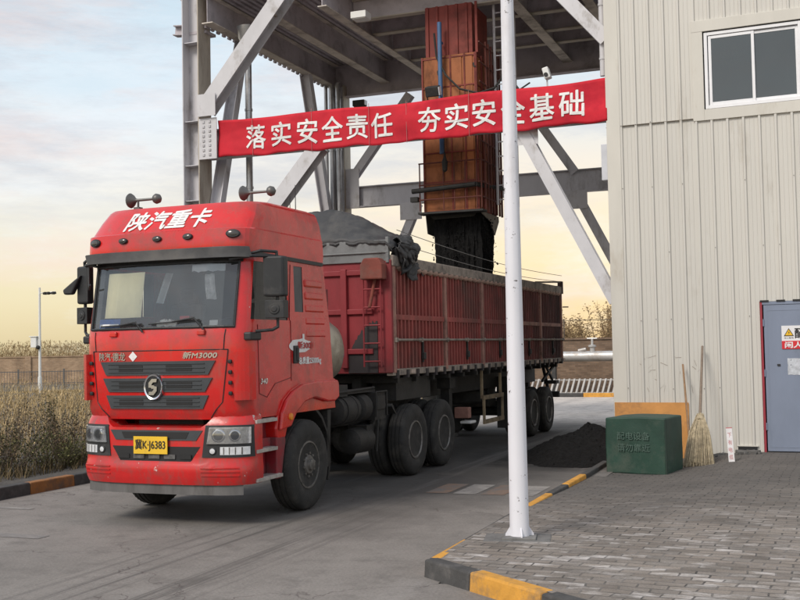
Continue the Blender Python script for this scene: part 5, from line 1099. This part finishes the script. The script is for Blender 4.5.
# lights and camera near the banner
def flood(loc, rx, label, size=(.28, .16, .20)):
    t = thing('floodlight', label, 'floodlight', loc, 0)
    q = MB(); q.box((0, 0, 0), size, 0, Matrix.Rotation(rx, 3, 'X')); q.build('housing', BLK2, t, bev=.02)
    q = MB(); q.box(Matrix.Rotation(rx, 3, 'X') @ Vector((size[0]*.52, -.01, .0)), (.02, size[1]*.8, size[2]*.8), 0, Matrix.Rotation(rx, 3, 'X')); q.build('lens', LENS, t)
    q = MB(); q.tube([(-size[0]/2, 0, -.02), (-size[0]/2, .1, -.16), (size[0]/2, .1, -.16), (size[0]/2, 0, -.02)], .012, 6); q.build('bracket', BLK2, t); return t
flood((BX-6.0, BY+.42, 6.98), radians(20), 'small black floodlight standing on the banner beam before the chute')
flood((BX-10.2, BY+BK-.35, 8.42), 0, 'dark lamp hanging under the far deck girder above the banner', (.34, .2, .16))
q = MB(); q.box((-7.75, 1.0, 8.86), (.34, .30, .14)); q.box((-7.75, 1.0, 8.785), (.30, .26, .02)); o = q.build('lamp_box', LAMPW, bev=.02); o.location = (BX, BY, 0); tag(o, 'pale square lamp box under the deck left of the chute', 'lamp')
t = thing('security_camera', 'white security camera on a stalk above the right end of the banner', 'camera', (BX-3.72, BY+.38, 6.83))
q = MB(); q.cyl((0, 0, -.1), (0, 0, .14), .016, n=8); q.build('stalk', STEELW, t)
q = MB(); q.box((0, 0, .24), (.12, .16, .22), 0, Matrix.Rotation(radians(-15), 3, 'Y')); q.build('body', LAMPW, t, bev=.02)
q = MB(); q.cyl((0, -.08, .2), (0, -.10, .2), .04, n=12); q.build('lens', GRIL2, t)

# ================================================================== STEEL POLE on the pavement
PX, PY = -2.775, 10.16; PZ = pave_z(PX, PY)
pole = thing('steel_pole', 'white flaking steel pole with gusseted base on the brick pavement', 'pole', (PX, PY, PZ), radians(12))
q = MB(); q.cyl((0, 0, .0), (0, 0, 8.0), .097, .048, 10); q.build('shaft', POLEP, pole, smooth=50)
q = MB(); q.box((0, 0, .012), (.32, .32, .024)); q.build('base_plate', mat('base_plate_grey', (.17, .165, .16), .7, var=.3, scale=8), pole, bev=.005)
for k in range(4):
    a = k*pi/2+.2; d = Vector((cos(a), sin(a), 0)); nrm = Vector((-d.y, d.x, 0)); q = MB(); pr = [(.085, .024), (.138, .024), (.136, .042), (.092, .11)]
    q.add([d*x+nrm*.007+Vector((0, 0, z)) for x, z in pr]+[d*x-nrm*.007+Vector((0, 0, z)) for x, z in pr], [(0, 1, 2, 3), (7, 6, 5, 4), (0, 4, 5, 1), (1, 5, 6, 2), (2, 6, 7, 3), (3, 7, 4, 0)]); q.build('gusset', POLEP, pole)
q = MB(); q.mm((-.34, -.22, -.03), (.30, .22, .005)); q.build('footing', mat('footing_mortar', (.15, .145, .14), .9, var=.3, scale=6, bump=.5), pole, bev=.01)

# ================================================================== GREEN BOX, BROOM, STICK, MARKER, COAL HEAP
gb = thing('green_box', 'dark green covered metal box with faint chalk writing against the orange plinth', 'box', (-2.66, 17.25, -.03), radians(-11))
mb = MB(); W2, D2, H2 = .485, .40, .86
def gbx(i, j, face):
    return None
mb.box((0, 0, H2/2+.01), (W2*2, D2*2, H2), 0); o = mb.build('body', GRNB, gb); 
b_ = bmesh.new(); b_.from_mesh(o.data); bmesh.ops.subdivide_edges(b_, edges=b_.edges, cuts=10, use_grid_fill=True)
for v in b_.verts:
    k = noise.noise(v.co*3.0); v.co += Vector((.012*k, .014*noise.noise(v.co*3+Vector((5, 0, 0))), .010*noise.noise(v.co*2.4+Vector((0, 9, 0)))))
    if v.co.z > .83: v.co.z += .02*sin((v.co.x+.5)*3)+.01*v.co.x
b_.to_mesh(o.data); b_.free()
for p in o.data.polygons: p.use_smooth = True
o.data.set_sharp_from_angle(angle=radians(50)); md = o.modifiers.new('bevel', 'BEVEL'); md.width = .02; md.segments = 2; md.limit_method = 'ANGLE'; md.angle_limit = radians(50)
q = MB(); add_text(q, '配电设备', .14, lambda x, y: (x-.02, -D2-.022, .60+y), bold=.001, fit=(.52, .12)); add_text(q, '请勿靠近', .14, lambda x, y: (x-.02, -D2-.022, .42+y), bold=.001, fit=(.52, .12)); q.build('chalk_writing', CHALK, gb)
q = MB(); q.mm((W2-.012, -D2-.012, .0), (W2+.012, -D2+.008, H2)); q.mm((-W2, -D2-.010, .0), (W2, -D2+.0, .018)); q.build('edge_seam', mat('seam_dark_green', (.012, .03, .022), .7), gb)
BRX, BRY = -2.06, 18.35; bz = pave_z(-1.6, 17.6)
broom = thing('straw_broom', 'straw broom with grey wooden handle leaning upright against the cream wall', 'broom', (-1.90, 17.75, -.03), 0)
top = Vector((-.02, 1.42, 1.95)); base = Vector((.0, .0, .0)); dr_ = (top-base).normalized()
q = MB(); q.cyl(dr_*.95, top, .024, .020, 10); q.build('handle', WOODG, broom, smooth=50)
q = MB(); sx_ = Vector((1, 0, 0)); sy_ = dr_.cross(sx_)
random.seed(3)
for k in range(430):
    a = random.uniform(0, 2*pi); r = math.sqrt(random.random()); sp_ = Vector((cos(a)*r, sin(a)*r, 0)); top_ = dr_*random.uniform(.92, 1.05)+sx_*(.05*sp_.x)+sy_*(.04*sp_.y)
    low_ = dr_*random.uniform(0, .10)+sx_*(.245*sp_.x+.02*random.uniform(-1, 1))+sy_*(.10*sp_.y); mid = top_.lerp(low_, .35)+sx_*(.05*sp_.x)+sy_*(.03*sp_.y)
    if low_.z < .01: low_.z = .01
    q.cyl(top_, mid, .0065, .006, 5, caps=False); q.cyl(mid, low_, .006, .0035, 5, caps=False)
q.build('bristles', STRAW, broom)
q = MB()
for s_ in (.86, .93, .99): q.lathe([(-.012, .062), (.0, .07), (.012, .062)], dr_*s_, n=16, frame=(dr_, sx_, sy_))
q.lathe([(-.05, .075), (.04, .058)], dr_*.96, n=16, frame=(dr_, sx_, sy_)); q.build('binding', STRAW, broom)
random.seed(11)
mb = MB(); mb.cyl((0, 0, 0), (-.24, 1.25, 1.66), .020, .016, 10); o = mb.build('wooden_stick', WOOD, smooth=50); o.location = (-2.02, 17.95, -.05); tag(o, 'brown wooden stick leaning on the wall between green box and broom', 'stick')
mk = thing('marker_strip', 'short white marker strip with red writing leaning at the foot of the wall', 'marker post', (-1.41, 17.9, .05), radians(-3))
q = MB(); q.box((0, 0, .29), (.092, .015, .58), 0, Matrix.Rotation(radians(-6), 3, 'X') @ Matrix.Rotation(radians(-4), 3, 'Y')); q.build('board', MARK_W, mk)
q = MB(); R_ = Matrix.Rotation(radians(-6), 3, 'X') @ Matrix.Rotation(radians(-4), 3, 'Y')
for k, ch in enumerate('下有电缆'): add_text(q, ch, .07, lambda x, y: Vector((0, 0, .29))+R_ @ Vector((x, -.0095, .17-.115*k+y)), 0, fit=(.06, .075))
q.box(Vector((0, 0, .29))+R_ @ Vector((0, 0, .285)), (.094, .017, .015), 0, R_); q.build('lettering', mat('faded_red_lettering', (.50, .16, .17), .6), mk)
# coal heap
mb = MB()
def heap2(i, j):
    x = -1.6+2.9*i; y = -2.1+3.9*j; d = math.sqrt((x/1.15)**2+(y/1.5)**2); n_ = noise.noise(Vector((x*1.5, y*1.5, 0)))
    h = .60*max(0, 1-d*.72+.14*n_)**1.1; h += (.03*noise.noise(Vector((x*6, y*6, 2)))+.015*noise.noise(Vector((x*17, y*17, 2))))*(1 if h > .02 else .3); return (x, y, h-.02)
mb.grid(heap2, 90, 100)
for k in range(420):
    a = random.uniform(0, 2*pi); r = abs(random.gauss(0, 1.2)); x = r*cos(a)*.95; y = r*sin(a)*1.2
    if not (-1.4 < x < 1.2) or random.random() < .5: continue
    d = math.sqrt((x/1.15)**2+(y/1.5)**2); n_ = noise.noise(Vector((x*1.5, y*1.5, 0))); h = .60*max(0, 1-d*.72+.14*n_)**1.1-.02; s_ = random.uniform(.008, .028); mb.box((x, y, h+.003), (s_, s_*random.uniform(.6, 1.3), s_*.8), 0, Matrix.Rotation(random.uniform(0, 3), 3, 'Z') @ Matrix.Rotation(random.uniform(0, 1), 3, 'X'))
hp = mb.build('coal_heap', COAL); hp.location = (-3.98, 19.35, 0); hp.scale = (.82, 1, 1); tag(hp, 'spilled heap of black coal between the trailer and the building corner', 'coal heap')

# ================================================================== LEFT FIELD
def blade(mb, x, y, z, h, lean, w, m=0):
    a = random.uniform(0, 2*pi); dx, dy = cos(a), sin(a); px, py = -dy*w, dx*w
    p0 = Vector((x, y, z)); p1 = p0+Vector((dx*lean*.35*h, dy*lean*.35*h, h*.55)); p2 = p0+Vector((dx*lean*h, dy*lean*h, h))
    n = Vector((px, py, 0)); mb.add([p0-n, p0+n, p1+n*.8, p1-n*.8, p2], [(0, 1, 2, 3), (3, 2, 4)], m); return p2
def seedhead(mb, p, l, m=0):
    for k in range(3):
        a = random.uniform(0, 6.28); d = Vector((cos(a)*.4, sin(a)*.4, random.uniform(.2, 1))).normalized()*l; n = Vector((-sin(a), cos(a), 0))*l*.07; mb.add([p, p+d*.5+n, p+d, p+d*.5-n], [(0, 1, 2, 3)], m)
random.seed(21)
mb = MB()
for k in range(30000):
    y = 10+34*random.random()**1.3; w_ = 1+(y-10)*.55; x = -12.0-random.random()*(8+y*.55)
    # only what the view (and a step aside) can see
    if x < -.62*y-11 or x > -.35*y+.5-6: pass
    if x > -13.3+1.0*noise.noise(Vector((y*.8, 0, 4))) and random.random() < .88: continue
    h = (random.uniform(.25, .85) if random.random() < .86 else random.uniform(.8, 1.25))*(.75+.65*noise.noise(Vector((x*.45, y*.45, 3))))*(1 if y < 24 else .8)
    h = min(h, (1.90-.0318*math.hypot(x, y))*(.80+.42*noise.noise(Vector((x*.42, y*.42, 2))))*(random.uniform(.45, 1.0) if random.random() < .9 else random.uniform(1.0, 1.45)))
    if h < .10 or (noise.noise(Vector((x*.9, y*.7, 7))) < -.12 and random.random() < .75): continue
    p = blade(mb, x, y, .1, h, random.uniform(.1, .6), .0022+.00022*y)
    if random.random() < .6: seedhead(mb, p, random.uniform(.05, .12))
for k in range(14000):
    x = -14-random.random()*45; y = 26+random.random()*26;  
    p = blade(mb, x, y, -.2, min(random.uniform(.35, .85), 2.02-.0318*math.hypot(x, y) if random.random() < .6 else .8)+.06, random.uniform(.1, .5), .010)
    if random.random() < .5: seedhead(mb, p, random.uniform(.10, .18))
gr = mb.build('dry_grass', GRASS, fixn=False); tag(gr, 'tall dry tan grass filling the field left of the truck', 'grass', kind='stuff')
def weed_bush(x, y, h, r, label, m):
    t = thing('weed_bush', label, 'weed', (x, y, .12), 0, 'dry weed bushes behind the left kerb')
    s = MB(); lf = MB()
    for k in range(int(26*r/.5)):
        a = random.uniform(0, 6.28); rr = r*math.sqrt(random.random()); tip = Vector((rr*cos(a), rr*sin(a), h*random.uniform(.55, 1)*(1-.25*rr/r))); root = Vector((tip.x*.25, tip.y*.25, 0)); mid = root.lerp(tip, .5)+Vector((random.uniform(-.06, .06), random.uniform(-.06, .06), .05))
        s.cyl(root, mid, .006, .004, 4, caps=False); s.cyl(mid, tip, .004, .002, 4, caps=False)
        for q_ in range(60):
            f_ = random.uniform(.12, 1.0); p = (root.lerp(mid, f_*2) if f_ < .5 else mid.lerp(tip, f_*2-1))+Vector((random.gauss(0, .05), random.gauss(0, .05), random.gauss(0, .04))); l = random.uniform(.018, .05)
            d = Vector((random.gauss(0, 1), random.gauss(0, 1), random.gauss(.2, .8))).normalized(); n = d.cross(Vector((random.random(), random.random(), random.random()))).normalized()*l*.32; p.z = max(.02, p.z); lf.add([p, p+d*l*.5+n, p+d*l, p+d*l*.5-n], [(0, 1, 2, 3)])
    s.build('stems', BARK, t); lf.build('leaves', m, t, fixn=False); return t
WEEDD = leafmat('weed_dark_olive', (.022, .028, .012), (.12, .11, .05)); WEEDG = leafmat('weed_green_grey', (.045, .058, .022), (.22, .21, .09)); WEEDB = leafmat('weed_seed_brown', (.05, .036, .022), (.23, .165, .10))
BL = [(-11.95, 13.5, 1.15, .85, 'dark brown weed bush at the far left of the kerb', WEEDD), (-11.85, 14.5, .75, .75, 'low olive weed bush right of the dark brown one', WEEDG), (-12.1, 15.4, 1.05, .85, 'brown seeding weed bush in the middle of the row by the kerb', WEEDB), (-11.85, 16.4, .7, .7, 'low dark weed clump just left of the truck headlight', WEEDD), (-12.4, 17.3, 1.1, .85, 'tall greyish weed bush partly hidden by the truck', WEEDG), (-12.8, 14.4, 1.3, .8, 'tall brown weed standing behind the low olive bush', WEEDB), (-13.0, 12.3, 1.2, .6, 'olive weed bush beyond the left picture edge', WEEDG), (-11.75, 15.0, .45, .4, 'smallest weed tuft nearest the orange kerb stone', WEEDG), (-13.2, 16.4, 1.3, .6, 'dark seeding weed rising behind the row by the kerb', WEEDD), (-12.3, 18.8, 1.2, .7, 'brown weed bush behind the truck cab', WEEDB)]
for b in BL: weed_bush(*b)
mb = MB(); random.seed(5)
for k in range(2600):
    x = -11.3-abs(random.gauss(0, .55)); y = 9+12*random.random(); p = Vector((x, y, .13)); h = random.uniform(.05, .35)*(min(1, (-11.0-x)*1.6)); blade(mb, x, y, .12, max(.03, h), random.uniform(.3, 1), .007)
tg = mb.build('low_weeds', WEED, fixn=False); tag(tg, 'short brown weeds scattered in the dirt behind the left kerb', 'weeds', kind='stuff')
# street lamp with cameras
lp = thing('street_lamp', 'slim white lamp post with camera arm and grey box standing in the dry field', 'lamp post', (-38.35, 46, -.1))
q = MB(); q.cyl((0, 0, 0), (0, 0, .9), .10, .10, 12); q.cyl((0, 0, .9), (0, 0, 5.6), .075, .055, 12); q.build('post', LAMPW, lp, smooth=50)
q = MB(); q.cyl((0, 0, 5.3), (1.0, .0, 5.35), .025, n=8); q.build('arm', LAMPW, lp)
for a in (.42, .62, .95): q = MB(); q.box((a, -.05, 5.28), (.16, .26, .12), 0, Matrix.Rotation(radians(-15), 3, 'Y')); q.build('camera_head', BLK2, lp, bev=.02)
q = MB(); q.box((-.32, 0, 2.72), (.36, .26, .55)); q.box((-.32, 0, 3.02), (.5, .36, .05)); q.build('control_box', LAMPW, lp, bev=.02)
q = MB(); q.ball((.0, -.14, 2.45), .11, 8); q.build('dome_camera', BLK2, lp, smooth=60)
# railing and far brick wall on the left
random.seed(8)
def wall_run(name, p0, p1, z0, z1, th, m, label, piers, cap, pierh=.1):
    p0 = Vector(p0); p1 = Vector(p1); d = p1-p0; L_ = d.length; t = thing(name, label, 'wall', (p0.x, p0.y, 0), math.atan2(d.y, d.x))
    q = MB(); q.mm((0, 0, z0), (L_, th, z1)); q.build('panel', m, t)
    n = int(L_/piers)
    for k in range(n+1): q = MB(); q.mm((k*piers-.2, -.10, z0), (k*piers+.2, th+.05, z1+pierh)); q.build('pier', m, t)
    q = MB(); q.mm((0, -.05, z1), (L_, th+.05, z1+.08)); q.build('coping', cap, t); return t
wall_run('brick_wall', (-72, 52), (-24, 74), -.4, 1.76, .25, BRKL, 'long buff brick wall with piers across the far side of the dry field', 5.5, BRKL)
rl = thing('metal_railing', 'thin grey metal railing in front of the buff brick wall', 'fence', (-62, 42, 0), math.atan2(16, 44)); L_ = math.hypot(44, 16)
q = MB()
for z in (.35, 1.0): q.mm((0, -.02, z-.02), (L_, .02, z+.02))
for k in range(int(L_/.16)): q.mm((k*.16-.008, -.008, .1), (k*.16+.008, .008, 1.05))
q.build('rails', mat('railing_grey', (.10, .10, .10), .6), rl)
for k in range(int(L_/2.6)+1): q = MB(); q.mm((k*2.6-.035, -.035, -.3), (k*2.6+.035, .035, 1.15)); q.build('railing_post', mat('railing_grey', (.1, .1, .1)), rl)
mb = MB()
for k in range(20000):
    t = random.random(); p0 = Vector((-74, 56)); p1 = Vector((-22, 80)); p = p0.lerp(p1, t)+Vector((random.uniform(-3, 3), random.uniform(0, 12))); h = random.uniform(1.6, 2.95)*(1+.22*noise.noise(Vector((t*14, 0, 0))))
    b = blade(mb, p.x, p.y, -.2, h, random.uniform(.02, .25), .014)
    if random.random() < .7: seedhead(mb, b, random.uniform(.15, .32))
rd = mb.build('reeds', REED, fixn=False); tag(rd, 'golden dry reeds rising behind the buff brick wall', 'reeds', kind='stuff')

# ================================================================== FAR RIGHT END OF THE YARD
wall_run('brick_wall', (-21, 44), (14, 44), -.2, 2.16, .25, BRKR, 'dark brown brick wall behind the silver pipe at the far end', 4.6, BRKR, .04)
pipe = thing('lagged_pipe', 'thick silver lagged pipe running along the dark brick wall', 'pipe', (-21, 42.4, 0))
q = MB(); q.cyl((0, 0, 1.5), (35, 0, 1.5), .20, n=20)
for k in range(29): q.lathe([(0, .206), (.05, .206)], (k*1.2, 0, 1.5), 'X', 20)
q.build('lagging', PIPS, pipe, smooth=40)
for k in range(7): q = MB(); q.mm((k*5.5-.08, -.1, -.1), (k*5.5+.08, .1, 1.3)); q.build('support', KBLK, pipe)
q = MB(); q.lathe([(1.65, .10), (1.85, .10), (1.87, .16), (1.93, .16), (1.95, .05), (2.2, .04)], (12.55, 0, 0), 'Z', 14); q.cyl((12.35, 0, 2.2), (12.75, 0, 2.2), .025, n=8); q.cyl((12.3, 0, 1.78), (12.0, 0, 1.72), .07, n=10); q.build('valve', PIPS, pipe, smooth=40)
lt_ = thing('lattice_fence', 'low white concrete lattice leaning behind the striped kerb', 'lattice', (-20, 40.75, .05))
q = MB(); random.seed(4)
for k in range(150):
    x = k*.20; q.beam((x, 0, 0), (x+.10, .38, .60), .075, .05, 0)
for z, b in ((.08, .05), (.56, .36)): q.beam((0, b+.03, z), (30, b+.03, z), .05, .05)
q.build('slats', LATT, lt_)
fp = thing('wire_fence', 'thin fence posts carrying a wire above the dark brick wall', 'fence', (-20, 44.8, 0))
for k in range(8): q = MB(); q.cyl((k*3.2+.3, 0, -.1), (k*3.2+.3, 0, 3.05), .03, n=8); q.build('post', BARK, fp)
q = MB(); q.tube([(-1, 0, 3.02), (12, 0, 2.98), (26, 0, 3.05)], .012, 5); q.build('wire', WIRE, fp)
def thicket(x, y, h, r, label, seed):
    random.seed(seed); t = thing('bare_bush', label, 'bush', (x, y, 0), 0, 'bare bushes beyond the dark brick wall')
    s = MB(); tw = MB()
    for k in range(30):
        a = random.uniform(0, 6.28); rr = r*random.uniform(.1, 1); tip = Vector((rr*cos(a), rr*sin(a), h*random.uniform(.6, 1))); root = Vector((tip.x*.2, tip.y*.2, -.1)); mid = root.lerp(tip, .55)+Vector((random.uniform(-.2, .2), random.uniform(-.2, .2), .1)); s.cyl(root, mid, .035, .02, 5, caps=False); s.cyl(mid, tip, .02, .006, 5, caps=False)
        for q_ in range(110):
            f_ = random.uniform(.25, 1); p = (root.lerp(mid, f_*2) if f_ < .5 else mid.lerp(tip, f_*2-1)); d = Vector((random.gauss(0, 1), random.gauss(0, 1), random.gauss(.7, .7))).normalized()*random.uniform(.15, .5); n = d.cross(Vector((0, 1, .2))).normalized()*random.uniform(.004, .010); tw.add([p-n, p+n, p+d], [(0, 1, 2)])
            if random.random() < .6: pp = p+d; l = random.uniform(.03, .07); tw.add([pp, pp+Vector((l, 0, l*.5)), pp+Vector((0, 0, l)), pp+Vector((-l*.6, 0, l*.4))], [(0, 1, 2, 3)])
    s.build('stems', TWIG, t); tw.build('twigs', TWIGL, t, fixn=False); return t
for k, (x, y, h, r, lb) in enumerate(((-11.8, 48, 3.5, 1.1, 'bare tan bush just right of the trailer tail'), (-10.2, 47.4, 3.2, 1.0, 'bare tan bush left of the pipe valve'), (-8.6, 48.2, 3.7, 1.2, 'tallest bare tan bush, behind the pipe valve'), (-7.1, 47.5, 3.2, 1.1, 'bare tan bush beside the building corner'), (-13.6, 48.4, 3.3, 1.2, 'bare tan bush behind the trailer tail'), (-5.2, 48, 3.4, 1.2, 'bare bush hidden behind the building corner'))): thicket(x, y, h, r, lb, 40+k)
